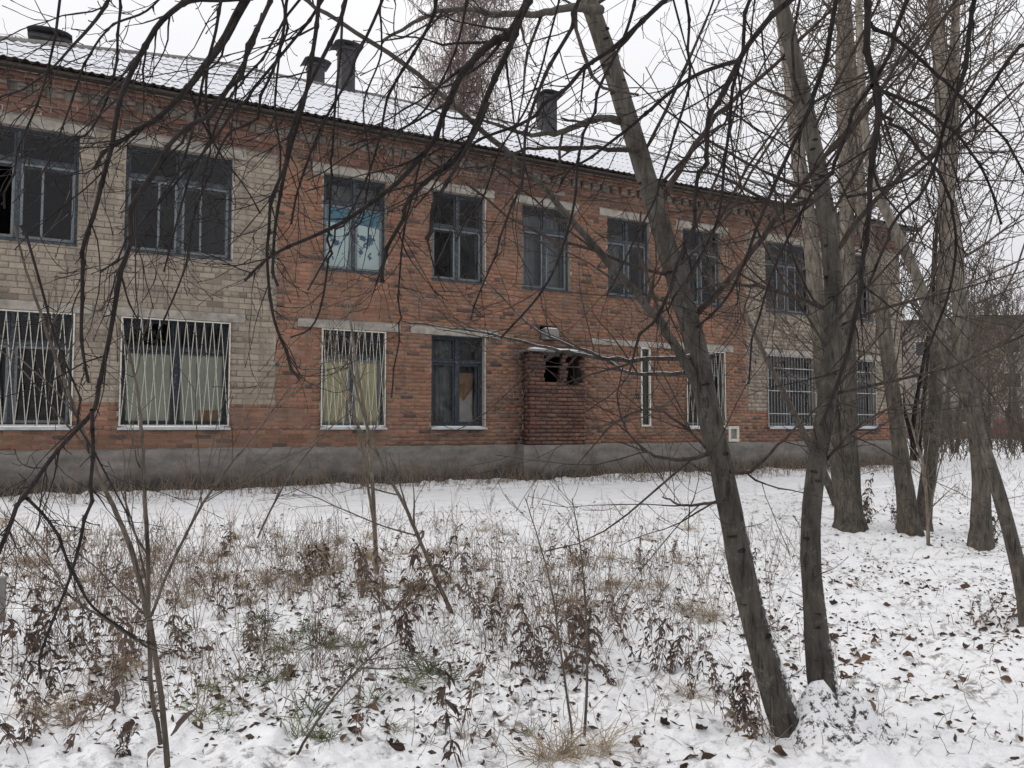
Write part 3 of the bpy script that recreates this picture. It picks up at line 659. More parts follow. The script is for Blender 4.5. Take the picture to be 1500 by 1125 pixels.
# ------------------------------------------------------------------ trees
TR = random.Random(11)
def unit_(v): return v / (np.linalg.norm(v) + 1e-9)
def rvec(R): return np.array([R.gauss(0, 1), R.gauss(0, 1), R.gauss(0, 1)])
def grow(R, p, d, L, r0, n, wob, trop, r1=None):
    """one shoot: wob bends it at random, trop pulls it up (+) or down (-)"""
    p = np.array(p, float); d = unit_(np.array(d, float)); pts = [p.copy()]; r1 = r0 * 0.3 if r1 is None else r1; rad = [r0]
    for i in range(n):
        d = unit_(d + rvec(R) * wob + np.array([0, 0, trop])); p = p + d * (L / n); pts.append(p.copy()); t = (i + 1) / n
        kn = 1.0 + (0.3 if R.random() < 0.35 else 0)
        rad.append((r0 * (1 - t) + r1 * t) * kn)
    return np.array(pts), np.array(rad)
def side_dir(R, t, ang):
    t = unit_(t); a = unit_(np.cross(t, rvec(R))); return unit_(t * math.cos(ang) + a * math.sin(ang))
def ramify(R, pts, rad, out, level, n, Lr, ang=0.8, wob=0.10, trop=0.03, start=0.15, rmin=0.0016, rk=0.55, sub=(5, 3), seg=6, droop=None):
    """shoots along a parent line, recursively; out collects (pts, radii) per level"""
    m = len(pts); arc = np.r_[0, np.cumsum(np.linalg.norm(np.diff(pts, axis=0), axis=1))]; tot = arc[-1]
    for _ in range(n):
        t = start + (1 - start) * R.random() ** 0.9; s = t * tot; i = min(max(int(np.searchsorted(arc, s)) - 1, 0), m - 2); f = (s - arc[i]) / max(arc[i + 1] - arc[i], 1e-6)
        p = pts[i] * (1 - f) + pts[i + 1] * f; r = rad[i] * (1 - f) + rad[i + 1] * f
        d = side_dir(R, pts[i + 1] - pts[i], R.gauss(ang, 0.18)); L = R.uniform(*Lr) * (1.1 - 0.5 * t)
        rr = max(min(r * rk, r * 0.9), rmin)
        q = grow(R, p, d, L, rr, seg, wob, trop if droop is None else droop, max(rmin * 0.7, rr * 0.3)); q[1][-1] *= 1.7; out.append(q)
        if level > 1 and sub: ramify(R, q[0], q[1], out, level - 1, sub[0] if R.random() > 0.3 else max(1, sub[0] - 2), (Lr[0] * 0.35, Lr[1] * 0.48), ang, wob * 1.15, trop * 1.3, 0.2, rmin, rk, sub[1:], max(4, seg - 1))
def smooth_line(pts, rad, k=5, jit=0.0, R=TR):
    """Catmull-Rom through traced points"""
    pts = np.asarray(pts, float); rad = np.asarray(rad, float); n = len(pts); P0 = np.vstack([2 * pts[0] - pts[1], pts, 2 * pts[-1] - pts[-2]]); o, r = [], []
    for i in range(n - 1):
        a, b, c, d = P0[i], P0[i + 1], P0[i + 2], P0[i + 3]
        for j in range(k):
            t = j / k; o.append(0.5 * ((2 * b) + (c - a) * t + (2 * a - 5 * b + 4 * c - d) * t * t + (3 * b - a - 3 * c + d) * t ** 3) + rvec(R) * jit); r.append(rad[i] * (1 - t) + rad[i + 1] * t)
    o.append(pts[-1]); r.append(rad[-1]); return np.array(o), np.array(r)
def trace(pp, z, wpx, k=5, jit=0.0):
    """photo points with a distance (one or start/end/list) and widths in photo pixels -> a 3-D line"""
    n = len(pp); z = np.interp(np.linspace(0, 1, n), np.linspace(0, 1, len(z)), z) if isinstance(z, (tuple, list)) else np.full(n, z)
    wp = np.interp(np.linspace(0, 1, n), np.linspace(0, 1, len(wpx)), wpx) if isinstance(wpx, (tuple, list)) else np.full(n, wpx)
    return smooth_line([P(x, y, q) for (x, y), q in zip(pp, z)], [0.5 * a * q / FPX for a, q in zip(wp, z)], k, jit)
def nodes(line, R, step=0.085, kick=0.007):
    """kinks and swellings at the buds along a shoot"""
    p, r = line; arc = np.r_[0, np.cumsum(np.linalg.norm(np.diff(p, axis=0), axis=1))]; n = max(3, int(arc[-1] / step)); s = np.sort(np.array([0, arc[-1]] + [R.uniform(0, arc[-1]) for _ in range(n)]))
    s = s[np.r_[True, np.diff(s) > 0.02]]; off = np.array([rvec(R) * kick for _ in s]); off[0] = 0; ss = np.unique(np.concatenate([s, s + 0.012, s - 0.012, np.arange(0, arc[-1], 0.03)])); ss = ss[(ss >= 0) & (ss <= arc[-1])]
    P2 = np.stack([np.interp(ss, arc, p[:, k]) + np.interp(ss, s, off[:, k]) for k in range(3)], 1); r2 = np.interp(ss, arc, r); d = np.min(np.abs(ss[:, None] - s[None]), axis=1); r2 = r2 * (1 + 0.32 * (d < 0.005)); return P2, r2
def knotty(line, R, amt=0.10):
    p, r = line; r = r * np.array([1 + amt * (R.random() - 0.35) for _ in r]); return p, r
def trunk_mesh(name, line, m, parent, k=14, flare=0.0):
    p, r = line; r = r.copy()
    if flare:
        h = p[:, 2] - p[0, 2]; r *= 1 + flare * np.exp(-np.maximum(h, 0) / 0.18)
    V, F = tube([(p, r)], k); V = V.reshape(len(p), k, 3)
    for i in range(len(p)):
        for j in range(k):
            q = V[i, j]; nn = noise.noise((q[0] * 9, q[1] * 9, q[2] * 4)) + 0.7 * noise.noise((q[0] * 24, q[1] * 24, q[2] * 15)); V[i, j] = p[i] + (q - p[i]) * (1 + 0.085 * nn)
    return obj(name, V.reshape(-1, 3), F, m, parent, smooth_=True)
def lines_mesh(name, lines, m, parent, k=None):
    groups = {}
    for l in lines:
        kk = k or (3 if l[1][0] < 0.004 else 5 if l[1][0] < 0.012 else 8); groups.setdefault(kk, []).append(l)
    Vs, Fs, n0 = [], [], 0
    for kk, ls in groups.items(): V, F = tube(ls, kk); Vs.append(V); Fs.append(F + n0); n0 += len(V)
    return obj(name, np.concatenate(Vs), np.concatenate(Fs), m, parent, smooth_=True)
def ground_at(p): return np.array([p[0], p[1], gz(p[0], p[1]) - 0.05])
def tree(name, label, base, group=None):
    o = empty(name, ground_at(base)); return tag(o, label, 'tree', group)
# --- near twin-stemmed leaning tree
T = tree('leaning_tree', 'near leaning grey tree, two stems parting from one snow-dusted foot', ROOT)
z0 = ROOT @ FWD - EYE @ FWD
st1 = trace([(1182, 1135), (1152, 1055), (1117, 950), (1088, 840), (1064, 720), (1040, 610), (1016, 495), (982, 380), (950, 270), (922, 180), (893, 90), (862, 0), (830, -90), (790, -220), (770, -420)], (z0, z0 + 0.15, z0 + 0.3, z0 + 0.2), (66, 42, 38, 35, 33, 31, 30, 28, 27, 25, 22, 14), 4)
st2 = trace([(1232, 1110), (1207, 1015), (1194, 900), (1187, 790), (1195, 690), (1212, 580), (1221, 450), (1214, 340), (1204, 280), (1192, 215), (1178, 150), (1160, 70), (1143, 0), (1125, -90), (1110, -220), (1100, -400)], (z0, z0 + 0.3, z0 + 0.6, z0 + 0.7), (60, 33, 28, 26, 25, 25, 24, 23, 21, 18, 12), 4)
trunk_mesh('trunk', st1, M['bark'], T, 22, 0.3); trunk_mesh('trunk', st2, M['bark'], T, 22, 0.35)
def knots(line, n, parent, R, h0, h1):
    p, r = line; idx = [i for i in range(1, len(p) - 1) if h0 < p[i][2] < h1]
    for _ in range(n):
        i = R.choice(idx); t = unit_(p[i + 1] - p[i]); nrm = unit_(np.cross(t, rvec(R)))
        if nrm @ FWD > 0.2: nrm = -nrm
        c = p[i] + (p[i + 1] - p[i]) * R.random() + nrm * r[i] * 0.93; s = np.cross(t, nrm); w_, h_ = r[i] * R.uniform(0.22, 0.45), r[i] * R.uniform(0.10, 0.22); V, F = [], []
        for k, (q, d) in enumerate(((1.0, 0.0), (0.8, 0.16), (0.45, 0.13), (0.0, 0.03))):
            for a in range(10): V.append(c + s * (w_ * q * math.cos(a * 0.6283)) + t * (h_ * q * math.sin(a * 0.6283)) + nrm * (d * r[i]))
        for k in range(3): F += [(k * 10 + a, k * 10 + (a + 1) % 10, k * 10 + 10 + (a + 1) % 10, k * 10 + 10 + a) for a in range(10)]
        obj('knot', V, F, M['bark_dark'], parent, smooth_=True)
knots(st1, 16, T, TR, 0.3, 3.6); knots(st2, 16, T, TR, 0.3, 3.6)
V = []; FT = G(1208, 1092)
for i in range(25):
    for j in range(33):
        r = 0.5 * (i / 24) ** 0.8; a = j / 32 * 2 * math.pi; q = FT + RGT * (r * (math.cos(a) * 1.0 + 0.15)) + np.array([FWD[0], FWD[1], 0]) * (r * math.sin(a) * 0.8); x, y = q[0], q[1]
        h = (0.22 * math.exp(-(r / 0.21) ** 2) + 0.05 * math.exp(-r / 0.2)) * (1 + 0.45 * noise.noise((x * 7, y * 7, 0))) + 0.04 * noise.noise((x * 16, y * 16, 1)) + 0.012 * noise.noise((x * 40, y * 40, 1)); V.append((x, y, gz(x, y) - 0.05 - 0.02 * (i == 24) + h))
F = [(a * 33 + b, (a + 1) * 33 + b, (a + 1) * 33 + b + 1, a * 33 + b + 1) for a in range(24) for b in range(32)]
def mk_rootsnow():
    t = NT('snow_on_root'); p = t.wco(); h = t.noise(p, 24, 6, 0.75)
    c = t.mix(t.ramp(h, [(0.42, 1.0), (0.49, 0.0)]), (0.83, 0.83, 0.85), (0.045, 0.038, 0.034)); t.bump(h, 0.8, 0.02); return t.done(c, 0.8)
M['rootsnow'] = mk_rootsnow(); obj('root_foot', V, F, M['rootsnow'], T, smooth_=True)
tw = []
lead = [(([(1032, 590), (985, 500), (940, 440), (862, 352), (790, 270), (700, 185), (590, 92), (480, 22), (400, -40)]), (z0 + 0.2, 3.1), (16, 11, 9, 7, 5)),
        ([(908, 178), (880, 173), (850, 183), (812, 195), (770, 197), (715, 178), (660, 172), (600, 150)], (z0 + 0.3, 3.2), (12, 9, 7, 4, 2)),
        ([(935, 221), (860, 217), (800, 216), (760, 222), (715, 242), (650, 250)], (z0 + 0.2, 3.5), (8, 5, 4, 2)),
        ([(1045, 523), (990, 524), (920, 527), (850, 520), (800, 508), (720, 490), (650, 478), (590, 470)], (z0 + 0.2, 3.6), (9, 6, 5, 3, 2)),
        ([(1020, 545), (960, 548), (918, 545), (880, 522), (820, 500), (770, 470), (700, 400)], (z0 + 0.3, 4.6), (7, 5, 4, 2)),
        ([(880, 15), (840, 10), (800, 18), (740, 22), (690, 14), (630, 20), (560, 60)], (z0, 2.8), (14, 11, 9, 7, 4)),
        ([(1052, 660), (1010, 672), (960, 668), (925, 640), (905, 590), (912, 540)], (z0 + 0.15, 3.4), (7, 5, 3, 2)),
        ([(1080, 725), (1040, 738), (1000, 740), (970, 728)], (z0 + 0.05, 3.6), (6, 4, 2)),
        ([(1068, 690), (1100, 690), (1150, 640), (1230, 560), (1300, 480)], (z0 + 0.1, 3.3), (6, 5, 3, 2)),
        ([(1010, 470), (1060, 420), (1130, 330), (1200, 240), (1290, 130), (1330, 60)], (z0 + 0.3, 3.6), (10, 8, 6, 4)),
        ([(960, 310), (1000, 240), (1050, 170), (1130, 100), (1200, 30)], (z0 + 0.3, 4.6), (12, 8, 6, 4)),
        ([(1222, 460), (1180, 440), (1110, 420), (1050, 418), (960, 440)], (z0 + 0.6, 3.8), (9, 6, 4, 2)),
        ([(1217, 380), (1260, 320), (1330, 250), (1420, 190), (1500, 120)], (z0 + 0.6, 4.6), (9, 7, 5, 3)),
        ([(1205, 290), (1140, 300), (1060, 260), (1000, 250)], (z0 + 0.7, 4.0), (8, 5, 3)),
        ([(1190, 700), (1240, 640), (1300, 600), (1350, 590)], (z0 + 0.3, 3.7), (5, 4, 2)),
        ([(1060, 700), (1020, 640), (960, 600), (900, 620), (840, 690)], (z0 + 0.1, 3.2), (5, 4, 2))]
for pp, zz, ww in lead:
    l = knotty(trace(pp, zz, ww, 5, 0.003), TR); lines_mesh('branch', [l], M['bark'] if len(pp) > 6 else M['twig'], T)
    ramify(TR, l[0], l[1], tw, 2, 9, (0.3, 0.95), 0.75, 0.12, 0.05, 0.12, 0.0014, 0.5, (3,))
for s, n in ((st1, 22), (st2, 26)):
    q = [i for i in range(len(s[0])) if s[0][i][2] > 1.25]; pts, rad = s[0][q], s[1][q]
    ramify(TR, pts, np.minimum(rad, 0.016), tw, 3, n, (0.8, 2.4), 1.0, 0.10, 0.03, 0.05, 0.0014, 0.5, (5, 3))
# short stubs and epicormic shoots low on the stems
for s in (st1, st2): ramify(TR, s[0][4:26], np.full(22, 0.008), tw, 2, 16, (0.12, 0.4), 1.2, 0.15, 0.06, 0.05, 0.0013, 0.4, (2,))
tag(lines_mesh('crown', tw, M['twig'], T), kind='stuff')
# --- clump of tall trees by the corner of the building
def far_tree(name, label, stems, base, mat='bark_far', n=60, Lr=(1.0, 3.2), seed=1, zmin=1.6, twm='sapling', flare=0.35, sub=(5, 3), rcap=0.022):
    R = random.Random(seed); b = G(*base); o = tree(name, label, b, 'tall trees at the corner of the building'); zb = (b - EYE) @ FWD; tw = []
    for pp, dz, ww in stems:
        l = trace(pp, tuple(zb + q for q in dz), tuple(v * 0.8 for v in ww), 4); trunk_mesh('trunk', l, M[mat], o, 12, flare)
        q = [i for i in range(len(l[0])) if l[0][i][2] > zmin]; ramify(R, l[0][q], np.minimum(l[1][q], rcap), tw, 3, n, Lr, 0.95, 0.11, 0.04, 0.0, 0.0036, 0.5, sub)
    tag(lines_mesh('crown', tw, M[twm], o), kind='stuff'); return o
far_tree('poplar_tree', 'thick tree with two stems and snow specks, in front of the barred window', [([(1243, 782), (1240, 740), (1226, 650), (1210, 580), (1203, 520), (1195, 430), (1186, 340), (1173, 260), (1164, 180), (1158, 120), (1148, 50), (1135, -60), (1120, -300)], (0, 0.3), (50, 34, 30, 28, 26, 24, 20, 14)), ([(1250, 782), (1248, 740), (1243, 640), (1243, 500), (1241, 350), (1238, 200), (1233, 100), (1236, 0), (1245, -250)], (0, -0.2), (46, 32, 28, 26, 24, 20, 12))], (1246, 778), n=40, seed=3)
far_tree('poplar_tree', 'slim pale tree curving up just right of the thick two-stemmed one', [([(1334, 790), (1328, 740), (1316, 640), (1303, 540), (1288, 430), (1277, 386), (1262, 310), (1257, 265), (1252, 160), (1245, 93), (1240, 27), (1232, -60), (1225, -260)], (0, 0.3), (40, 26, 25, 24, 22, 20, 13))], (1333, 786), n=40, seed=4)
far_tree('poplar_tree', 'slanting trunk close behind the slim pale tree', [([(1350, 782), (1354, 740), (1364, 660), (1371, 580), (1373, 500), (1378, 440), (1384, 360), (1383, 280), (1390, 150), (1400, 20), (1402, -80)], (0, 1.0), (30, 24, 22, 20, 16, 10))], (1350, 780), mat='bark_far', n=28, seed=5)
far_tree('poplar_tree', 'tall straight tree near the frame edge that forks high up', [([(1437, 812), (1437, 760), (1436, 690), (1426, 600), (1415, 540), (1405, 440), (1396, 330), (1388, 290), (1380, 187), (1375, 80), (1367, 0), (1355, -100), (1350, -280)], (0, 0.3), (40, 28, 26, 26, 22, 20, 12)), ([(1392, 285), (1396, 240), (1400, 133), (1401, 0), (1405, -200)], (0.2, 0.4), (12, 13, 12, 8))], (1437, 808), n=46, seed=6)
far_tree('poplar_tree', 'long trunk bowed to the left, rooted at the frame edge', [([(1508, 915), (1494, 840), (1464, 725), (1432, 630), (1414, 575), (1386, 520), (1366, 474), (1340, 398), (1310, 335), (1284, 275), (1270, 210), (1262, 120), (1258, 0), (1256, -150)], (0, 0.8), (26, 24, 22, 20, 17, 14, 9))], (1508, 912), n=42, seed=7, rcap=0.016)
far_tree('poplar_tree', 'thin slanting trunk leaning across the barred window', [([(1228, 740), (1205, 690), (1180, 640), (1150, 580), (1120, 520), (1085, 440), (1060, 360)], (0, 0.3), (16, 13, 11, 8, 4))], (1228, 742), n=22, Lr=(0.5, 1.6), seed=8, rcap=0.012)
# --- saplings
def sapling(label, base, stems, seed, n=10, Lr=(0.25, 0.9), mat='sapling'):
    R = random.Random(seed); b = G(*base); o = tree('sapling', label, b, 'saplings in the snow'); zb = (b - EYE) @ FWD; tw = []
    for pp, dz, ww in stems:
        l = knotty(trace(pp, tuple(zb + q for q in dz), tuple(v * 0.64 for v in ww), 5, 0.0012), R, 0.08); lines_mesh('stem', [l], M[mat], o, 8); ramify(R, l[0], l[1], tw, 2, n, Lr, 0.6, 0.10, 0.05, 0.25, 0.0016, 0.5, (2,))
    tag(lines_mesh('twigs', tw, M[mat], o), kind='stuff')
sapling('forked sapling with smooth grey-brown stems at the lower left corner', (246, 1124), [([(246, 1130), (240, 1060), (228, 960), (212, 880), (190, 800), (165, 740), (145, 700), (125, 640), (100, 575), (70, 490), (40, 400), (20, 330)], (0, -0.1), (13, 12, 11, 9, 7, 4)), ([(236, 1090), (222, 1010), (218, 900), (216, 800), (212, 730), (209, 660), (205, 600), (195, 540), (175, 480)], (0.02, 0.2), (10, 10, 9, 7, 4)), ([(220, 905), (250, 830), (290, 750), (330, 690), (370, 640), (430, 560)], (0.0, 0.5), (7, 6, 5, 3)), ([(216, 948), (150, 905), (100, 870), (60, 800), (20, 760)], (0, -0.2), (6, 5, 4, 2))], 21, 9)
sapling('slender upright sapling before the yellow-curtained window', (553, 852), [([(553, 856), (549, 780), (545, 700), (537, 620), (524, 545), (515, 480), (512, 420)], (0, 0.2), (12, 10, 8, 6, 3)), ([(551, 790), (540, 720), (528, 640), (500, 560), (470, 500)], (0, -0.2), (7, 6, 4, 2))], 22, 12, (0.3, 1.2), 'twig_pale')
sapling('bent sapling leaning left out of the weeds, thin and bare', (666, 906), [([(668, 912), (640, 850), (612, 785), (590, 735), (560, 680), (530, 600), (510, 520)], (0, 0.6), (11, 10, 8, 6, 3)), ([(612, 785), (560, 770), (500, 745), (430, 715)], (0.1, 0.3), (4, 3, 2))], 23, 9)
sapling('thin whippy sapling standing below the bricked-up shaft', (855, 1075), [([(856, 1080), (860, 1000), (858, 900), (850, 800), (838, 730)], (0, 0.2), (7, 6, 4, 2)), ([(838, 1075), (822, 960), (805, 850), (770, 730)], (0, 0.2), (6, 5, 4, 2))], 24, 7, (0.2, 0.6))
sapling('low bare twig slanting up from the bottom edge', (425, 1122), [([(422, 1126), (450, 1080), (490, 1020), (530, 975), (560, 950), (600, 930)], (0, 0.1), (7, 6, 4, 2)), ([(530, 978), (570, 980), (610, 975)], (0.02, 0.05), (4, 2))], 25, 4, (0.1, 0.35))
sapling('thin young shoot slanting up before the grey wall at the left', (370, 790), [([(372, 800), (400, 740), (430, 690), (480, 630), (520, 600)], (0, 0.4), (5, 4, 2))], 26, 5)
sapling('thin bare sapling between the slim pale tree and the tall straight tree', (1360, 800), [([(1360, 806), (1358, 740), (1352, 680), (1340, 640), (1325, 590)], (0, 0.1), (8, 6, 3)), ([(1359, 770), (1372, 700), (1385, 650)], (0, 0.1), (5, 3, 2))], 27, 9, (0.3, 0.9), 'twig_pale')
# --- tree overhead: trunk behind the camera, limbs arching over and hanging into view
TB = np.array([2.6, -1.6, 0]); H = tree('overhanging_tree', 'dark drooping branches hanging from above across the whole top of the view', TB)
tl = smooth_line([(2.6, -1.6, gz(2.6, -1.6) - 0.1), (2.55, -1.5, 1.2), (2.4, -1.3, 2.6), (2.3, -1.0, 4.0), (2.1, -0.6, 5.4), (2.2, -0.3, 7.0)], [0.2, 0.17, 0.15, 0.13, 0.10, 0.05], 5); trunk_mesh('trunk', tl, M['bark'], H, 14, 0.3)
hang = [
 (2.1, (17, 15, 11, 8, 6), [(376, -30), (344, 27), (328, 59), (293, 107), (272, 133), (232, 165), (195, 192), (165, 213), (128, 243)], 10),
 (2.1, (11, 10, 9, 8, 7, 5), [(366, -4), (320, 4), (280, 9), (240, 35), (221, 61), (195, 107), (176, 147), (163, 208), (152, 267), (141, 313), (128, 353), (117, 412), (115, 460), (118, 510), (128, 560)], 16),
 (1.9, (7, 6, 4, 3), [(172, -30), (145, 15), (123, 43), (101, 67), (72, 99), (35, 125), (-20, 160)], 8),
 (2.3, (5, 4, 3), [(174, -20), (166, 75), (150, 147), (120, 195), (60, 215), (0, 232)], 7),
 (2.0, (8, 8, 9, 8, 8, 7), [(400, -25), (372, 50), (347, 112), (300, 165), (267, 192), (232, 250), (196, 305), (187, 361), (173, 433), (160, 492), (144, 553), (134, 601), (80, 663), (40, 721), (8, 793), (-30, 850)], 18),
 (2.0, (7, 6, 5, 4), [(135, 600), (136, 660), (131, 732), (124, 780), (106, 843), (83, 900), (58, 960), (62, 1000)], 5),
 (1.9, (6, 5, 4), [(40, 730), (70, 770), (108, 845), (140, 900), (200, 935)], 4),
 (2.3, (8, 7, 6, 5, 6), [(512, -30), (497, 30), (470, 90), (445, 150), (428, 208), (407, 280), (391, 347), (388, 381), (396, 453), (409, 498), (439, 557)], 12),
 (2.5, (17, 15, 12, 9, 7, 5), [(790, -30), (765, 20), (748, 43), (705, 72), (681, 101), (660, 144), (636, 205), (600, 250), (567, 280), (513, 315), (460, 344), (396, 376), (360, 410)], 16),
 (2.5, (12, 11, 9, 8, 7), [(760, 30), (740, 80), (724, 115), (705, 160), (687, 203), (668, 235), (633, 256), (601, 288), (590, 320), (567, 365), (560, 413)], 10),
 (2.4, (6, 7, 8), [(716, 150), (700, 200), (668, 245), (645, 290), (632, 318), (625, 349)], 3),
 (2.6, (5, 5, 4, 4, 3), [(508, -25), (503, 67), (495, 133), (489, 200), (485, 267), (480, 360), (473, 440), (455, 480), (425, 495)], 9),
 (2.2, (8, 7, 6, 5), [(470, -30), (460, 80), (447, 149), (425, 221), (407, 300), (400, 370), (405, 430)], 8),
 (2.7, (4, 4, 3, 3), [(625, 215), (609, 253), (593, 320), (588, 387), (585, 440), (584, 480), (575, 551), (569, 583)], 4),
 (2.6, (11, 10, 9, 7, 6, 4), [(1180, -30), (1140, 20), (1100, 65), (1075, 105), (1052, 144), (1041, 173), (1036, 227), (1020, 270), (1013, 328), (989, 387), (973, 440), (941, 493), (917, 547)], 18),
 (2.5, (8, 7, 6, 4), [(1085, 88), (1040, 100), (1007, 115), (967, 144), (930, 180), (880, 220), (820, 270)], 10),
 (2.6, (10, 9, 8, 7, 5, 3), [(1010, -30), (969, 5), (940, 35), (903, 67), (860, 99), (828, 131), (801, 149), (769, 176), (700, 208), (650, 250), (610, 300)], 14),
 (2.5, (12, 12, 11, 9, 8, 6), [(1275, -30), (1274, 60), (1275, 120), (1281, 160), (1279, 213), (1271, 267), (1271, 310), (1262, 401), (1246, 507), (1231, 552), (1205, 620)], 18),
 (2.6, (7, 6, 5, 4), [(1275, 35), (1330, 75), (1370, 110), (1410, 145), (1455, 190), (1510, 260)], 9),
 (2.5, (7, 6, 5, 4), [(1277, 125), (1330, 150), (1370, 170), (1400, 195), (1440, 250), (1470, 330)], 9),
 (2.6, (6, 5, 4), [(1283, 165), (1340, 205), (1380, 265), (1400, 340), (1390, 440), (1350, 540)], 9),
 (2.3, (9, 8, 6, 5), [(1440, -30), (1428, 0), (1417, 67), (1407, 128), (1385, 180), (1360, 260), (1300, 340), (1270, 420)], 12),
 (2.4, (8, 7, 5, 3), [(860, -30), (835, 40), (800, 110), (775, 190), (760, 280), (720, 380), (690, 470)], 9),
 (2.8, (7, 6, 4, 3), [(640, -30), (625, 30), (600, 90), (570, 150), (540, 250), (500, 330), (455, 420)], 10),
 (2.3, (6, 5, 4), [(565, -30), (540, 40), (505, 120), (475, 190), (450, 260), (430, 330)], 8),
 (2.0, (6, 5, 4, 3), [(330, -30), (320, 40), (300, 110), (282, 190), (262, 250), (230, 300), (200, 370)], 8),
 (2.2, (6, 5, 4, 3), [(430, -30), (415, 60), (395, 120), (360, 180), (320, 220), (285, 310), (270, 400), (220, 520)], 9),
 (2.7, (9, 8, 6, 4), [(1230, -30), (1215, 60), (1190, 150), (1150, 240), (1110, 330), (1075, 420), (1020, 480)], 14),
 (2.8, (8, 7, 5, 3), [(1340, -30), (1310, 60), (1265, 140), (1225, 230), (1160, 330), (1120, 430), (1095, 560)], 12),
 (2.9, (7, 6, 5, 3), [(1110, -30), (1090, 60), (1075, 140), (1065, 230), (1050, 320), (1010, 400), (960, 470)], 12),
 (2.8, (7, 6, 4), [(1520, 40), (1470, 100), (1430, 150), (1380, 210), (1330, 260), (1240, 290)], 10),
 (2.6, (6, 5, 4), [(935, -30), (915, 50), (880, 130), (850, 220), (835, 330), (800, 420), (730, 500)], 9),
 (2.9, (5, 5, 3), [(1000, -30), (1010, 60), (1000, 160), (970, 260), (930, 350), (890, 430)], 9),
]
hang += [
 (2.2, (6, 5, 4, 3), [(490, -30), (440, 40), (390, 110), (330, 190), (280, 245), (230, 300), (185, 345), (150, 400)], 7),
 (2.3, (5, 4, 4, 3), [(455, -20), (400, 60), (345, 130), (310, 190), (285, 260), (262, 330), (240, 400)], 6),
 (2.1, (6, 5, 4, 3), [(385, 20), (350, 95), (305, 165), (255, 215), (215, 275), (188, 300)], 5),
 (2.4, (4, 4, 3), [(250, -20), (215, 20), (165, 45), (130, 90), (95, 180), (60, 260)], 6),
 (2.4, (4, 4, 3), [(410, -20), (418, 60), (405, 140), (412, 220), (400, 300)], 6),
 (2.6, (4, 3, 3), [(560, -20), (555, 80), (530, 160), (545, 260), (520, 340)], 6),
 (2.7, (5, 4, 3), [(690, -20), (670, 60), (640, 130), (600, 180), (560, 200), (500, 215)], 7),
 (2.8, (4, 4, 3), [(820, -20), (800, 80), (770, 160), (730, 220), (700, 300), (660, 350)], 7),
 (2.0, (5, 4, 3), [(90, -20), (75, 60), (60, 130), (30, 220), (0, 300)], 4),
 (2.2, (5, 4, 3), [(30, 330), (60, 420), (85, 500), (130, 640), (185, 760)], 4),
]
limb_pts = [(2.25, -0.85, 4.4), (2.2, -0.6, 5.2), (2.15, -0.4, 6.0)]
tw = []
R = random.Random(5)
for z, ww, pp, n in hang:
    l = nodes(trace(pp, (z, z + 0.25), tuple(v * 0.8 for v in ww), 6), R)
    if pp[0][1] < 0:                                         # carry the limb back over the camera to the trunk
        s = np.array(R.choice(limb_pts)); e = l[0][0]; d = unit_(l[0][1] - l[0][0]); m1 = e - d * 0.7; m1[2] = max(m1[2], e[2] + 0.5)
        c = smooth_line([s, s * 0.5 + m1 * 0.5 + np.array([0, 0, 0.35]), m1, e], [0.03, 0.022, l[1][0] * 1.15, l[1][0]], 6)
        l = (np.vstack([c[0][:-1], l[0]]), np.r_[c[1][:-1], l[1]])
        i0 = len(c[0]) - 1
    else: i0 = 0
    lines_mesh('branch', [l], M['bark_dark'], H, 8)
    ramify(R, l[0][i0:], np.full(len(l[0]) - i0, 0.004), tw, 1, 4 + len(pp) * 2, (0.015, 0.06), 0.9, 0.12, 0.05, 0.02, 0.0013, 0.5, (), 3)
    ramify(R, l[0][i0:], np.minimum(l[1][i0:], 0.012), tw, 2, int(n * 1.0), (0.12, 0.6), 0.62, 0.11, 0.03, 0.05, 0.0012, 0.42, (3,), 8)
tag(lines_mesh('twigs', tw, M['bark_dark'], H), kind='stuff')
# --- birch behind the roof
def birch(label, x, y, zdist, h, seed, n=46):
    R = random.Random(seed); b = P(x, y, zdist); b[2] = base_z(b[0], b[1]); o = tree('birch_tree', label, b, 'birches beyond the roof'); tw = []
    l = grow(R, b - np.array([0, 0, 0.1]), (0, 0, 1), h, 0.16, 16, 0.03, 0.02, 0.02); trunk_mesh('trunk', l, M['birch'], o, 8)
    for i in range(n):
        k = R.randint(7, 16); q = grow(R, l[0][k], side_dir(R, np.array([0, 0, 1.0]), R.uniform(0.5, 0.95)), R.uniform(2.4, 5.2) * (1.25 - k / 22), 0.035, 7, 0.10, 0.06, 0.008); tw.append(q)
        for _ in range(7):
            j = R.randint(2, 7); s = grow(R, q[0][j], side_dir(R, np.array([0, 0, 1.0]), 1.2), R.uniform(0.8, 1.6), 0.013, 5, 0.14, -0.10, 0.008); tw.append(s)
            for _ in range(7): j2 = R.randint(1, 5); tw.append(grow(R, s[0][j2], rvec(R) * 0.5 + np.array([0, 0, -0.4]), R.uniform(0.5, 1.4), 0.010, 4, 0.14, -0.35, 0.007))
    tag(lines_mesh('crown', tw, M['birch_twig'], o, 3), kind='stuff')
birch('weeping birch with fine reddish twigs, showing above the roof between two vents', 648, 300, 30, 19.5, 31, 100)
birch('birch mostly hidden by the roof, only its top twigs showing at the frame corner', -25, 300, 30, 16.0, 32, 20)
